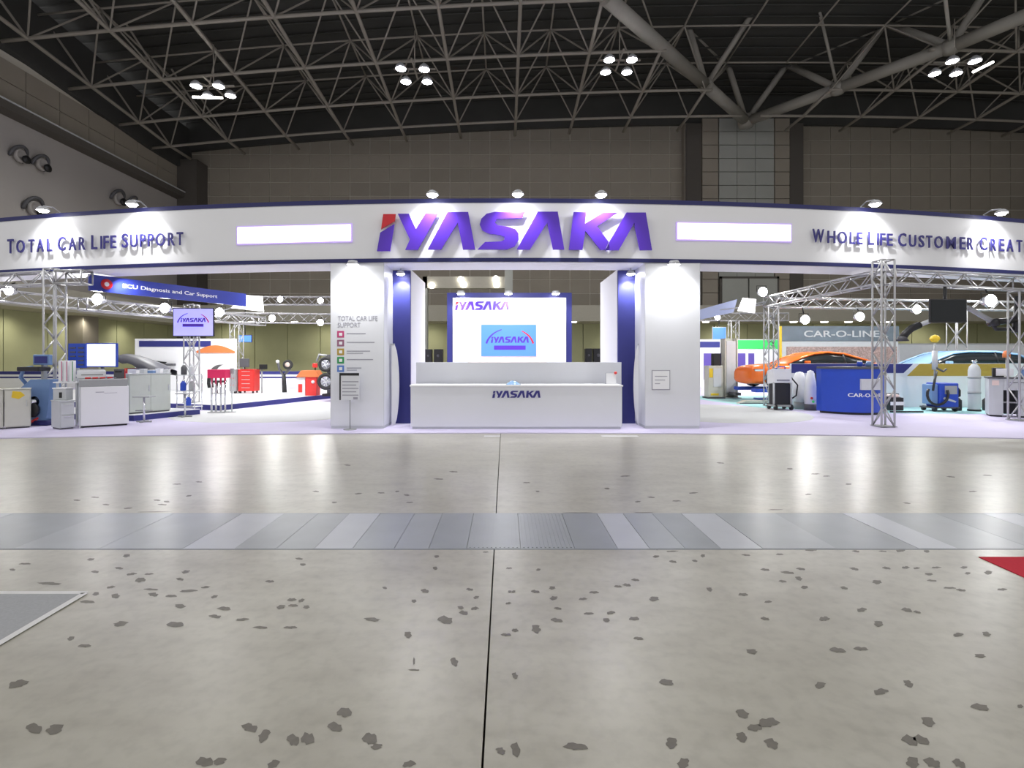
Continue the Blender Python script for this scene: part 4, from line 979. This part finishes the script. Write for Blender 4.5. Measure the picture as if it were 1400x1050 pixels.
# trolley with blue bottles
t = thing('parts_trolley', 'cluttered steel parts trolley with blue bottles below the left monitor', 'trolley', (X(254, 14.8), 14.8, .018))
for sx in (-.25, .25):
    for sy in (0, .35): part('leg', MB().tube((sx, sy, .03), (sx, sy, 1.1), .014, 8), M['chrome'], t)
for z in (.15, .6, 1.05): part('shelf', bx(-.27, .27, -.02, .37, z, z+.02), M['lgrey'], t)
for k, (dx, z, m, nm) in enumerate(((-.12, .62, 'rblue', 'blue bottle on the middle shelf of the cluttered trolley'), (.02, .17, 'rblue', 'blue bottle on the bottom shelf of the cluttered trolley'), (.12, .62, 'grey', 'grey can on the middle shelf of the cluttered trolley'), (-.1, 1.07, 'dgrey', 'dark can on the top shelf of the cluttered trolley'), (.12, 1.07, 'lgrey', 'pale can on the top shelf of the cluttered trolley'))):
    b2 = thing('bottle', nm, 'bottle', (X(254, 14.8)+dx, 14.88, z+.018+.002)); part('bottle_body', MB().lathe([(0, 0), (.07, 0), (.075, .02), (.075, .2), (.03, .27), (0, .27)], n=14), M[m], b2); part('cap', MB().lathe([(.032, .27), (.032, .31), (0, .31)], n=10), M['white'], b2)
# crimson topped stand
t = thing('crimson_topped_table', 'tall chrome-legged table with a crimson box top at left', 'table', (X(296, 14.7), 14.7, .018))
part('table_top', bx(-.26, .24, 0, .3, .98, 1.22, b=.01), M['pinkred'], t)
for dx in (-.22, -.1, .04, .16): part('leg', MB().tube((dx, .15, .03), (dx, .15, .98), .028, 10), M['chrome'], t)
part('base_plate', bx(-.27, .22, .02, .28, 0, .03, b=.006), M['grey'], t)
t = thing('thin_pole_stand', 'thin pale pole stand right of the crimson-topped table', 'stand', (X(317, 15), 15, .018))
part('pole', MB().tube((0, 0, .02), (0, 0, 1.15), .018, 8), M['lgrey'], t); part('foot', MB().lathe([(0, 0), (.12, 0), (.12, .015), (0, .02)], n=16), M['grey'], t); part('pole_head', bx(-.05, .05, -.03, .03, 1.1, 1.25), M['grey'], t)
tc = cabinet('tool_cabinet', 'red drawer cabinet with a dark monitor on top at left', 325, 347, 505, 20.5, .19, M['red'], doors=5, drawers=True, wheels=True, handle='lgrey')
t = thing('monitor', 'small dark monitor on top of the red drawer cabinet', 'monitor', (X(334, 20.6), 20.6, Z(505, 20.5)))
part('casing', bx(-.18, .18, 0, .05, .08, .42, b=.01), M['dgrey'], t); part('stand', MB().box(-.1, .1, -.05, .12, 0, .015).box(-.02, .02, .02, .05, 0, .12), M['black'], t)
cabinet('tool_cabinet', 'narrow grey and red machine cabinet left of the red drawer cabinet', 313, 322, 505, 20.4, .19, M['grey'], doors=3, drawers=True, wheels=True, handle='red')
t = thing('laptop', 'small black laptop resting right of the dark monitor', 'laptop', (X(358, 20.7), 20.7, .19))
part('stand', MB().tube((0, 0, 0), (0, 0, .93), .03, 8), M['grey'], t); part('keyboard', bx(-.16, .16, -.1, .12, .93, .95), M['black'], t); part('lid', bx(-.16, .16, .12, .13, .95, 1.12), M['black'], t)
# wheel aligner / engine stand
t = thing('wheel_stand', 'black pedestal machine holding a small wheel in the left bay', 'machine', (X(389, 20.2), 20.2, .19))
part('foot', MB().lathe([(0, 0), (.28, 0), (.26, .03), (.1, .06)], n=18), M['lgrey'], t); part('column', MB().tube((0, 0, .05), (-.03, 0, .75), .09, 10, .07), M['black'], t)
part('arm', MB().path([(-.03, 0, .7), (-.2, 0, .95), (-.25, 0, 1.2)], .05, 8).path([(0, 0, .75), (.2, 0, .95), (.2, -.05, 1.15)], .05, 8), M['dgrey'], t)
part('wheel', MB().lathe([(.1, -.06), (.17, -.07), (.19, 0), (.17, .07), (.1, .06)], (.18, -.12, 1.12), 18, 'Y'), M['tyre'], t)
part('rim', MB().lathe([(0, -.03), (.1, -.05), (.1, .05)], (.18, -.12, 1.12), 16, 'Y'), M['peach'], t)
part('lamp_ball', MB().lathe([(0, -.07), (.05, -.05), (.07, 0), (.05, .05), (0, .07)], (-.26, -.02, 1.24), 12), M['white'], t)
# red bench with orange top
t = thing('red_work_bench', 'red workbench with a tilted orange top left of the pillar', 'workbench', (X(420, 19.2), 19.2, .19))
part('bench_top', MB().prism([(-.42, .68), (.45, .68), (.3, .92), (-.22, .92)], .0, .5), M['orangetop'], t)
part('cabinet_body', bx(-.08, .32, .03, .45, .0, .68, b=.01), M['red'], t); part('gauge', MB().lathe([(0, -.02), (.06, -.015), (.06, .0)], (.2, .03, .5), 14, 'Y'), M['white'], t)
part('side_box', bx(-.4, -.1, .05, .45, .0, .66, b=.01), M['white'], t); part('small_jack', bx(-.34, -.2, .03, .05, .12, .42), M['red'], t)
t = thing('red_lamp_post', 'black post with a red head on the red workbench', 'stand', (X(431, 19.5), 19.5, 1.11)); part('pole', MB().tube((0, 0, 0), (0, 0, .2), .03, 8), M['black'], t); part('post_head', bx(-.09, .08, -.05, .05, .1, .26, b=.02), M['red'], t)
t = thing('tyre_changer', 'dark tyre changing stand with two tyres beside the left pillar', 'machine', (X(449, 18.9), 18.9, .19))
part('column', bx(-.06, .1, 0, .14, 0, 1.5, b=.02), M['dgrey'], t); part('base', bx(-.2, .3, -.1, .3, 0, .1, b=.02), M['black'], t); part('arm', MB().path([(0, .05, 1.45), (-.35, .05, 1.5), (-.42, .0, 1.25)], .04, 8), M['grey'], t)
for py, r in ((521.5, .30), (498, .27)):
    y = 18.6; c = at(446, py, y)-Vector(t.location)
    wh = part('tyre', MB().lathe([(r*.62, -.09), (r*.9, -.1), (r, -.05), (r, .05), (r*.9, .1), (r*.62, .09), (r*.62, -.09)], (0, 0, 0), 28, 'Y'), M['tyre'], t, loc=c)
    part('rim', MB().lathe([(0, -.05), (r*.12, -.06), (r*.16, -.02), (r*.5, -.03), (r*.62, -.08), (r*.62, .08)], (0, 0, 0), 24, 'Y'), M['chrome'], wh)
    for k in range(5):
        a = 2*PI*k/5; part('spoke', MB().tube((0, -.06, 0), (math.cos(a)*r*.58, -.07, math.sin(a)*r*.58), .025, 6), M['lgrey'], wh)
part('axle', MB().tube((0, -.3, 1.15), (0, .1, 1.15), .04, 8), M['dgrey'], t)

# ------------------------------------------------------------------ right bay
def car(name, lab, x0, L, yc, z0, H, W, paint, profile, roof, wheels=(.17, .80), r=.33):
    t = thing(name, lab, 'car', (x0, yc, z0))
    # lower body: stations (u, zlow, zbelt, width)
    def loft(sts, rings):
        vs = []; fs = []; k = len(rings(sts[0]))
        for s in sts: vs += rings(s)
        for i in range(len(sts)-1):
            for j in range(k): fs.append((i*k+j, i*k+(j+1) % k, (i+1)*k+(j+1) % k, (i+1)*k+j))
        fs += [tuple(range(k)), tuple(reversed(range((len(sts)-1)*k, len(sts)*k)))]
        return MB().add(vs, fs, True)
    def ring(s):
        u, a, b, w_ = s; x = u*L; h = W/2*w_
        return [(x, -h*.9, a), (x, -h, a+(b-a)*.3), (x, -h*.98, a+(b-a)*.75), (x, -h*.85, b), (x, -h*.3, b+.02), (x, h*.3, b+.02), (x, h*.85, b), (x, h*.98, a+(b-a)*.75), (x, h, a+(b-a)*.3), (x, h*.9, a)]
    b_ = part('body', loft(profile, ring), paint, t)
    ms = b_.modifiers.new('smooth', 'SUBSURF'); ms.levels = 1; ms.render_levels = 2
    def ring2(s):
        u, zb, zt, w_ = s; x = u*L; h = W/2*w_
        return [(x, -h, zb), (x, -h*.92, zb+(zt-zb)*.5), (x, -h*.80, zt-.02), (x, -h*.4, zt), (x, h*.4, zt), (x, h*.80, zt-.02), (x, h*.92, zb+(zt-zb)*.5), (x, h, zb)]
    part('glasshouse', loft(roof, ring2), M['glass'], t)
    # painted roof skin and pillars
    pts = [s for s in roof]
    vs = []; fs = []
    for s in pts:
        u, zb, zt, w_ = s; x = u*L; h = W/2*w_
        vs += [(x, -h*.84, zt-.03), (x, -h*.4, zt+.018), (x, h*.4, zt+.018), (x, h*.84, zt-.03)]
    for i in range(len(pts)-1):
        for j in range(3): fs.append((i*4+j, i*4+j+1, i*4+5+j, i*4+4+j))
    rf = part('roof', MB().add(vs, fs, True), paint, t)
    for sg in (-1, 1):
        part('roof_rail', MB().path([(s[0]*L, sg*W/2*s[3]*.83, s[2]-.015) for s in roof], .035, 6), paint, t)
        mid = roof[len(roof)//2+1]; part('door_pillar', MB().tube((mid[0]*L, sg*W/2*mid[3]*1.0, mid[1]), (mid[0]*L-.03, sg*W/2*mid[3]*.83, mid[2]-.02), .035, 6), M['black'], t)
        for k, u in enumerate(wheels):
            wh = part('wheel', MB().lathe([(r*.62, -.1), (r*.9, -.11), (r, -.06), (r, .06), (r*.9, .11), (r*.62, .1)], (0, 0, 0), 28, 'Y'), M['tyre'], t, loc=(u*L, sg*(W/2-.08), r))
            part('rim', MB().lathe([(0, -.07), (r*.2, -.08), (r*.3, -.05), (r*.62, -.09), (r*.62, .09), (0, .05)], (0, 0, 0), 20, 'Y'), M['chrome'], wh)
            part('wheel_arch', MB().path([(u*L+(r+.045)*math.cos(a), sg*(W/2-.02), r+(r+.045)*math.sin(a)) for a in [R(q) for q in range(-5, 186, 19)]], .035, 6), M['dgrey'], t)
        part('headlight', bx(.10, .42, min(sg*W*.30, sg*W*.45), max(sg*W*.30, sg*W*.45), profile[1][2]-.12, profile[1][2]-.03, b=.03), M['chrome'], t)
        part('mirror', bx(roof[1][0]*L-.02, roof[1][0]*L+.14, min(sg*W*.47, sg*W*.56), max(sg*W*.47, sg*W*.56), roof[1][1]+.0, roof[1][1]+.13, b=.03), paint, t)
        part('door_seam', MB().path([(roof[2][0]*L, sg*(W/2*.99), .3), (roof[2][0]*L, sg*(W/2*.985), .75)], .008, 4), M['black'], t)
    return t
oc = car('orange_car', 'bright orange low coupe raised on a blue lift in the right bay', X(1014, 19), 4.7, 19.0, .50, 1.35, 1.8, M['orange'],
    [(0, .24, .56, .74), (.01, .13, .72, .86), (.05, .12, .80, .93), (.15, .12, .83, .98), (.28, .12, .86, 1.0), (.5, .12, .88, 1.0), (.75, .12, .90, 1.0), (.93, .16, .92, .95), (.99, .22, .86, .87), (1, .3, .75, .82)],
    [(.28, .83, .86, .86), (.38, .84, 1.08, .83), (.48, .85, 1.23, .81), (.58, .86, 1.28, .80), (.70, .87, 1.23, .80), (.82, .88, 1.07, .80), (.92, .90, .94, .78)])
bc = car('pale_blue_car', 'pale blue hatchback behind the gold-striped partition at right', X(1216, 18.6), 4.55, 18.6, .30, 1.5, 1.8, M['skycar'],
    [(0, .3, .7, .70), (.015, .25, .85, .84), (.10, .2, .97, .95), (.26, .18, 1.05, 1.0), (.5, .18, 1.08, 1.0), (.75, .18, 1.1, 1.0), (.95, .22, 1.12, .95), (.99, .3, 1.05, .88), (1, .35, .9, .82)],
    [(.16, 1.0, 1.03, .86), (.28, 1.03, 1.27, .84), (.38, 1.05, 1.44, .82), (.50, 1.06, 1.5, .81), (.70, 1.08, 1.49, .80), (.88, 1.1, 1.40, .80), (.97, 1.1, 1.16, .78)])
part('police_light', bx(4.3, 4.5, -.5, .5, 1.18, 1.24, b=.02), M['skycar'], bc)
for c_, x0, nm, y_ in ((oc, X(1012, 19), 'blue scissor lift under the orange car', 19.0), (bc, X(1216, 18.6), 'low blue lift under the pale blue car', 18.6)):
    zt = c_.location.z
    t = thing('car_lift', nm, 'car lift', (x0+2.3, y_, .023))
    for sy in (-.7, .7):
        part('runway', bx(-2.15, 2.0, sy-.18, sy+.18, zt-.12-.023, zt-.023, b=.01), M['rblue'], t)
        part('lift_base', bx(-1.4, 1.4, sy-.2, sy+.2, 0, .05), M['rblue'], t)
        for sx in (-1, 1): part('lift_leg', MB().tube((-.9*sx, sy, .05), (.9*sx, sy, zt-.16), .05, 6), M['dgrey'], t)
# post-lift columns and controls
t = thing('lift_control_cabinet', 'beige control cabinet with yellow labels right of the right pillar', 'cabinet', (X(979, 20.0), 20, .023))
part('body', bx(-.29, .27, 0, .45, .05, 1.25, b=.02), M['beige'], t); part('front_panel', bx(-.1, .2, -.012, 0, .45, 1.15), M['lgrey'], t); part('black_head', bx(-.08, .2, .05, .3, 1.25, 1.72, b=.02), M['black'], t)
part('label_plate', bx(-.26, -.12, -.008, 0, .8, 1.15), M['yellow'], t, 'yellow label plate'); part('warning_plate', bx(-.2, .1, -.008, 0, .12, .2), M['yellow'], t, 'yellow warning plate'); part('base_plate', bx(-.33, .33, -.05, .5, 0, .05), M['dgrey'], t)
t = thing('lift_column', 'tall beige lift column right of the beige control cabinet', 'column', (X(1000, 20.2), 20.2, .023))
part('column_shell', MB().box(-.25, -.2, 0, .4, .03, 2.3).box(.2, .25, 0, .4, .03, 2.3).box(-.25, .25, .33, .4, .03, 2.3), M['beige'], t); part('carriage', bx(-.18, .18, .02, .3, .2, 2.2, b=.01), M['lgrey'], t)
part('base_plate', bx(-.35, .35, -.1, .5, 0, .03), M['grey'], t); part('lift_arm', bx(-.1, .1, -.6, .02, .15, .25), M['dgrey'], t)
t = thing('ramp_bar', 'long low grey ramp bar on the aqua floor before the orange car', 'ramp', (X(1030, 18), 17.7, .023)); part('ramp_deck', MB().prism([(-.6, 0), (.75, 0), (.7, .1), (-.4, .1)], 0, .3), M['beige'], t); part('ramp_edge', bx(-.6, .75, -.01, .0, 0, .03), M['dgrey'], t)
# green display wall
y = 27; t = thing('display_wall', 'white display wall with a green top strip and violet panels at right', 'display', (X(1005, y), y, .023)); tx = t.location.x
part('wall_board', bx(X(952, y)-tx, X(1066, y)-tx, 0, .12, 0, Z(464, y)-.023), M['white'], t)
part('green_strip', bx(X(992, y)-tx, X(1064, y)-tx, -.03, 0, Z(477, y)-.023, Z(465, y)-.023), M['green'], t); part('navy_strip', bx(X(952, y)-tx, X(984, y)-tx, -.03, 0, Z(475, y)-.023, Z(467, y)-.023), M['blueb'], t)
for a, b in ((962, 974), (977, 990), (1008, 1019), (1023, 1031)): part('violet_panel', bx(X(a, y)-tx, X(b, y)-tx, -.02, 0, Z(522, y)+.1 if Z(522, y) > 0 else .4, Z(483, y)-.023), M['violet'], t)
# slate banner and mural
y = 22.6; t = thing('mural_wall', 'rosy mural wall under a slate banner behind the orange car', 'display', (X(1148, y), y, .023)); tx = t.location.x
part('wall_board', bx(X(1068, y)-tx, X(1228, y)-tx, .0, .1, 0, Z(465, y)-.023), M['lgrey'], t)
part('mural', bx(X(1075, y)-tx, X(1226, y)-tx, -.02, 0, .5, Z(474, y)-.023), M['mural'], t)
bn = part('banner', bx(X(1068, y)-tx, X(1228, y)-tx, -.05, .1, Z(466, y)-.023, Z(446, y)-.023), M['bannergrey'], t, 'slate grey banner')
me = text_mesh('CAR-O-LINER', (1213-1098)/F*y, 9/F*y, .02, .012); link('lettering', me, M['lgrey'], bn, (X(1098, y)-tx, -.062, Z(461, y)-.023))
part('yellow_edge', bx(X(1066, y)-tx, X(1068, y)-tx, -.06, .1, 0, Z(446, y)-.023), M['yellow'], t)
# white wall far right
y = 24; t = thing('far_white_wall', 'plain pale wall behind the pale blue car at right', 'partition', (X(1330, y), y, .023)); tx = t.location.x
part('wall_board', bx(X(1230, y)-tx, X(1460, y)-tx, 0, .1, 0, Z(471, y)-.023), M['lgrey'], t); part('top_rail', bx(X(1230, y)-tx, X(1460, y)-tx, -.02, .12, Z(471, y)-.023, Z(469.5, y)-.023), M['grey'], t)
# striped partition
y = 16.5; t = thing('striped_partition', 'low white partition with a navy and gold slanted stripe at right', 'partition', (X(1225, y), y, .023)); tx = t.location.x
pz = lambda py: Z(py, y)-.023
pxx = lambda px: X(px, y)-tx
part('wall_board', bx(pxx(1082), pxx(1400), 0, .1, 0, pz(497)), M['white'], t)
part('navy_stripe', MB().prism([(pxx(1082), pz(510)), (pxx(1235), pz(510)), (pxx(1248), pz(497.5)), (pxx(1082), pz(497.5))], -.012, 0), M['blueb'], t, 'navy stripe')
part('gold_stripe', MB().prism([(pxx(1240), pz(514)), (pxx(1375), pz(514)), (pxx(1375), pz(497.5)), (pxx(1257), pz(497.5))], -.012, 0), M['gold'], t, 'gold stripe')
# blue counter
y0 = 14.2; t = thing('blue_curved_counter', 'tall royal blue curved counter with white lettering at right', 'counter', (9.78, y0, .023)); tx = t.location.x
pts = []; w2 = .9
for i in range(21):
    u = -1+2*i/20; pts.append((u*w2, -.02+.6*u*u))
poly = pts+[(w2, .8), (-w2, .8)]
cs_ = part('counter_shell', MB().prism(poly, .06, 1.24, 'XY'), M['rblue'], t)
for p_ in cs_.data.polygons: p_.use_smooth = abs(p_.normal.z) < .5 and p_.normal.y < .1
cs_.data.set_sharp_from_angle(angle=R(35))
part('countertop', MB().prism([(p[0]*1.02, p[1]-.02) for p in pts]+[(w2*1.02, .77), (-w2*1.02, .77)], 1.24, 1.30, 'XY'), M['dgrey'], t)
part('plinth', MB().prism([(p[0]*.96, p[1]+.04) for p in pts]+[(w2*.96, .7), (-w2*.96, .7)], 0, .06, 'XY'), M['black'], t)
part('plaque', bx(X(1176, y0)-tx, X(1203, y0)-tx, -.06, .02, Z(533, y0)-.023, Z(518, y0)-.023), M['lgrey'], t)
me = text_mesh('CAR-O-LINER', 50/F*y0, 5.2/F*y0, .01, .012)
for v in me.vertices:
    xx = v.co.x+X(1163, y0)-tx; v.co.x = xx; v.co.y += -.035+.6*(xx/w2)**2; v.co.z += Z(543, y0)-.023
link('lettering', me, M['white'], t)
for dx, m, lab, r in ((.15, 'rblue', 'small blue jar on top of the blue curved counter, left one', .07), (.42, 'mblue', 'blue jar on top of the blue curved counter, right one', .09)):
    b2 = thing('jar', lab, 'jar', (X(1178, y0)+dx, y0+.3, 1.326)); part('jar_body', MB().lathe([(0, 0), (r, 0), (r, .1), (r*.8, .13), (0, .13)], n=14), M[m], b2); part('jar_lid', MB().lathe([(r*.8, .13), (r*.8, .16), (0, .16)], n=14), M['white'], b2)
# white service machine
def service(name, lab, px, y, w_, h, top, body, lower, hose=True):
    t = thing(name, lab, 'machine', (X(px, y), y, .023)); w2 = w_/2
    part('upper_housing', MB().prism([(0, h*.66), (.42, h*.62), (.42, h*.94), (.12, h)], -w2, w2, 'YZ'), M[body], t)
    part('lower_housing', bx(-w2*.85, w2*.85, .04, .4, .14, h*.64, b=.02), M[lower], t)
    for sx in (-1, 1): part('side_frame', MB().tube((sx*w2*.95, .05, .1), (sx*w2*.95, .05, h*.68), .03, 8), M['lgrey'], t)
    part('base_tray', bx(-w2, w2, -.05, .45, .09, .15, b=.02), M['grey'], t)
    for sx in (-1, 1):
        for yy in (.0, .4): part('wheel', MB().lathe([(0, -.03), (.08, -.03), (.08, .03), (0, .03)], (sx*w2*.85, yy, .08), 14, 'X'), M['black'], t)
    part('control_panel', bx(-w2*.7, w2*.7, .0, .01, h*.70, h*.74), M['caption'], t)
    if hose: part('hose', MB().path([(w2, .1, h*.8), (w2+.18, .05, h*.6), (w2+.14, .05, h*.35), (w2, .1, h*.25)], .022, 8), M['black'], t)
    part('handle', MB().path([(-w2*.6, .1, h), (-w2*.5, .08, h+.06), (w2*.3, .08, h+.06), (w2*.4, .1, h)], .018, 6), M['rblue'], t)
    return t
service('service_machine', 'white and black wheeled service machine beside the right truss post', 1071, 15.6, .54, 1.22, None, 'white', 'black')
t = thing('white_cylinder_tool', 'slim white machine with a rounded shell behind the wheeled machine', 'machine', (X(1093, 16.1), 16.1, .023))
part('shell', MB().lathe([(0, .2), (.15, .2), (.2, .45), (.18, .9), (.1, 1.1), (0, 1.12)], n=20), M['white'], t); part('foot', MB().lathe([(0, 0), (.18, 0), (.16, .2), (0, .2)], n=16), M['grey'], t)
t = thing('white_cylinder_tool', 'white tapered machine with red and green knobs left of the blue counter', 'machine', (X(1108, 15.6), 15.6, .023))
part('shell', MB().lathe([(0, .18), (.16, .18), (.18, .4), (.14, .85), (.08, 1.15), (0, 1.18)], n=20), M['white'], t); part('foot', MB().lathe([(0, 0), (.18, 0), (.16, .18), (0, .18)], n=16), M['dgrey'], t)
part('red_knob', MB().lathe([(0, -.03), (.035, -.02), (.035, .0)], (-.06, -.16, .36), 12, 'Y'), M['red'], t); part('green_knob', MB().lathe([(0, -.03), (.035, -.02), (.035, .0)], (-.02, -.17, .26), 12, 'Y'), M['green'], t)
t = thing('gas_bottle_rack', 'dark rack with a white bottle tucked against the blue counter', 'rack', (X(1124, 15.75), 15.75, .023))
part('rack_frame', MB().box(-.2, -.16, 0, .04, 0, 1.1).box(.12, .16, 0, .04, 0, 1.1).box(-.2, .16, 0, .3, 0, .05).box(-.2, .16, 0, .04, 1.06, 1.1), M['dgrey'], t); part('bottle', MB().lathe([(0, .5), (.1, .5), (.1, 1.0), (.05, 1.1), (0, 1.1)], (-.02, .15, 0), 16), M['white'], t); part('dark_tank', MB().lathe([(0, .05), (.15, .05), (.15, .42), (.06, .5), (0, .5)], (-.02, .15, 0), 16), M['dgrey'], t)
# small appliance
t = thing('small_compressor', 'small black and white boxy unit on the aqua floor behind the front post', 'machine', (X(1227, 14.9), 14.9, .023))
part('body', bx(-.2, .18, 0, .3, .05, .42, b=.015), M['black'], t); part('white_band', bx(-.2, .18, -.008, 0, .2, .3), M['white'], t); part('lid', bx(-.15, .1, .03, .25, .42, .5, b=.03), M['peach'], t); part('foot_bar', bx(-.2, .7, -.05, .02, 0, .04), M['black'], t)
t = thing('dark_side_box', 'dark metal box on a white stand behind the front truss post', 'box', (X(1222, 15.4), 15.4, .023)); part('stand', bx(-.14, .14, .02, .28, 0, .25), M['lgrey'], t); part('box_body', bx(-.16, .16, 0, .3, .25, .5, b=.01), M['dgrey'], t); part('vent_strip', bx(-.1, .1, -.004, 0, .33, .36), M['grey'], t)
# blue welder with boom
t = thing('welding_machine', 'royal blue wheeled welding machine with coiled black hose at right', 'machine', (X(1294, 15.1), 15.1, .023)); 
part('housing', bx(-.2, .36, 0, .5, .12, .82, b=.03), M['rblue'], t); part('side_housing', bx(-.36, -.19, .05, .45, .2, .78, b=.03), M['mblue'], t)
part('front_panel', bx(-.05, .3, -.01, .005, .5, .74), M['grey'], t); part('logo_swoosh', MB().prism([(-.1, .36), (.25, .26), (.28, .3), (-.06, .42)], -.008, 0), M['lgrey'], t)
for sx in (-.3, .3):
    for yy in (.05, .45): part('wheel', MB().lathe([(0, -.03), (.07, -.03), (.07, .03), (0, .03)], (sx, yy, .07), 14, 'X'), M['black'], t)
part('base_tray', bx(-.38, .38, 0, .5, .09, .13), M['dgrey'], t)
part('cable_loop', MB().path([(.3*math.cos(a)-.3, -.06, .55+.3*math.sin(a)-.05) for a in [R(q) for q in range(150, 400, 18)]], .035, 8), M['black'], t)
part('hose', MB().path([(.34, .1, .75), (.42, .05, .6), (.42, .05, .45), (.34, .1, .4)], .03, 8), M['black'], t)
part('hose', MB().path([(-.2, .1, 1.15), (-.34, .0, .9), (-.42, -.04, .6)], .03, 8), M['black'], t)
part('mast', MB().tube((-.13, .25, .8), (-.13, .25, 1.95), .025, 8), M['grey'], t); part('boom_sleeve', MB().tube((-.13, .25, 1.2), (-.13, .25, 1.75), .07, 12), M['lgrey'], t)
part('yellow_ball', MB().lathe([(0, -.12), (.08, -.09), (.13, 0), (.09, .08), (0, .12)], (-.13, .25, 2.1), 18), M['yellow'], t, 'yellow ball')
part('mast_bracket', MB().path([(-.13, .2, 1.25), (0, .1, 1.15), (.08, .1, 1.22)], .03, 8), M['dgrey'], t)
# gas cylinder
t = thing('gas_cylinder', 'tall silver-grey gas cylinder right of the blue welding machine', 'gas cylinder', (X(1332, 15.3), 15.3, .023))
part('cylinder_body', MB().lathe([(0, .02), (.14, .02), (.145, .06), (.145, 1.18), (.12, 1.28), (.06, 1.36), (0, 1.36)], n=24), M['lgrey'], t); part('band', MB().lathe([(.148, .5), (.152, .5), (.152, .56), (.148, .56)], n=24), M['grey'], t); part('band', MB().lathe([(.148, .95), (.152, .95), (.152, 1.0), (.148, 1.0)], n=24), M['grey'], t)
part('valve', MB().lathe([(.04, 1.36), (.05, 1.42), (.08, 1.44), (.06, 1.48), (0, 1.48)], n=12), M['chrome'], t); part('foot_ring', MB().lathe([(.12, 0), (.16, 0), (.16, .05), (.12, .05)], n=24), M['black'], t)
for px, lab in ((1308, 'short dark red canister left of the tall gas cylinder'), (1350, 'short dark red canister right of the tall gas cylinder')):
    t = thing('canister', lab, 'canister', (X(px, 15.45), 15.45, .023)); part('canister_body', MB().lathe([(0, 0), (.11, 0), (.12, .03), (.12, .3), (.05, .38), (0, .38)], n=16), M['black'], t); part('canister_neck', MB().lathe([(.04, .38), (.04, .43), (0, .43)], n=10), M['red'], t)
# workbench right
y = 13.35; t = thing('steel_workbench', 'pale grey steel workbench at the right edge of the booth', 'workbench', (X(1352, 13.9), 13.9, .023), R(-35))
part('bench_top', bx(-.02, 2.0, -.02, .62, 1.0, 1.04, b=.005), M['dgrey'], t)
part('pedestal', bx(0, .28, 0, .6, .04, 1.0, b=.01), M['lgrey'], t); part('drawer_unit', bx(.28, 1.95, 0, .6, .70, 1.0, b=.01), M['lgrey'], t)
part('pedestal', bx(.60, .95, 0, .6, .04, .70, b=.01), M['lgrey'], t)
for a in (.3, .86, 1.42): 
    d_ = part('drawer', bx(a, a+.52, -.012, 0, .74, .97), M['lgrey'], t); part('handle', bx(a+.1, a+.42, -.025, -.012, .9, .915), M['dgrey'], d_)
part('peach_label', bx(.06, .2, -.006, 0, .82, .95), M['peach'], t); part('shelf', bx(.28, .6, .1, .6, .36, .39), M['grey'], t); part('back_panel', bx(.28, 1.9, .58, .6, .04, .7), M['dgrey'], t); part('foot', MB().box(.02, .26, .03, .57, 0, .04).box(.62, .93, .03, .57, 0, .04), M['black'], t)
t = thing('bench_monitor', 'black and white instrument on the grey workbench at right', 'instrument', (X(1374, 13.75), 13.8, 1.063), R(-35)); part('casing', bx(-.2, .02, 0, .2, 0, .24, b=.015), M['black'], t); part('white_face', bx(-.14, .2, -.02, 0, .03, .22, b=.005), M['white'], t)
t = thing('bench_box', 'blue box on the grey workbench at the right edge', 'box', (X(1403, 13.55), 13.5, 1.063), R(-35)); part('box_body', bx(-.12, .2, 0, .25, 0, .22, b=.02), M['mblue'], t); part('box_lid', bx(-.125, .205, -.005, .255, .2, .235, b=.005), M['lgrey'], t)
t = thing('beacon', 'small orange beacon lamp behind the grey workbench', 'lamp', (X(1376, 15.5), 15.5, .023)); part('pole', MB().tube((0, 0, .02), (0, 0, 1.55), .02, 8), M['grey'], t); part('beacon_dome', MB().lathe([(0, 1.76), (.06, 1.74), (.09, 1.66), (.09, 1.55), (0, 1.55)], n=16), M['orangetop'], t); part('foot', MB().lathe([(0, 0), (.15, 0), (.14, .02), (0, .02)], n=16), M['grey'], t)
# television and extraction arm
y = 12.3
t = thing('television', 'black switched-off television hanging from the truss at right', 'television', (X(1297, y), y, Z(441, y))); hh = Z(409, y)-Z(441, y); w2 = (X(1322, y)-X(1272, y))/2
part('casing', bx(-w2, w2, 0, .06, 0, hh, b=.01), M['black'], t); part('screen', bx(-w2+.02, w2-.02, -.003, .001, .025, hh-.02), M['glass'], t); part('hanger', MB().tube((-.02, .08, hh*.5), (-.02, .08, 3.3-Z(441, y)), .035, 8), M['black'], t)
y = 13.3; P = lambda a, b, yy=y: at(a, b, yy)
t = thing('extraction_arm', 'jointed black and silver extraction arm stretching behind the television', 'extraction arm', P(1388, 442))
def ap(name, mb, m):
    for i, v in enumerate(mb.v): mb.v[i] = tuple(Vector(v)-Vector(t.location))
    return part(name, mb, m, t)
ap('arm_segment', MB().tube(P(1322, 420), P(1357, 440), .06, 10), M['grey']); ap('arm_segment', MB().tube(P(1250, 447), P(1322, 420), .055, 10), M['lgrey'])
ap('hose_sleeve', MB().path([P(1357, 440), P(1368, 440), P(1388, 437)], .08, 10), M['black']); ap('lower_bar', MB().path([P(1357, 444), P(1362, 450), P(1388, 450)], .045, 8), M['black'])
ap('elbow_joint', MB().lathe([(0, -.12), (.1, -.1), (.1, .1), (0, .12)], P(1358, 441), 14, 'Y'), M['black']); ap('wall_bracket', MB().path([P(1388, 455), P(1389, 440), P(1391, 425), P(1392, 405)], .07, 8), M['black'])
ap('nozzle', MB().path([P(1257, 444), P(1246, 449), P(1238, 456), P(1233, 463)], .09, 10), M['black']); ap('hood', MB().lathe([(.08, .06), (.16, -.06), (.14, -.06), (.06, .04)], P(1233, 463), 14), M['dgrey'])
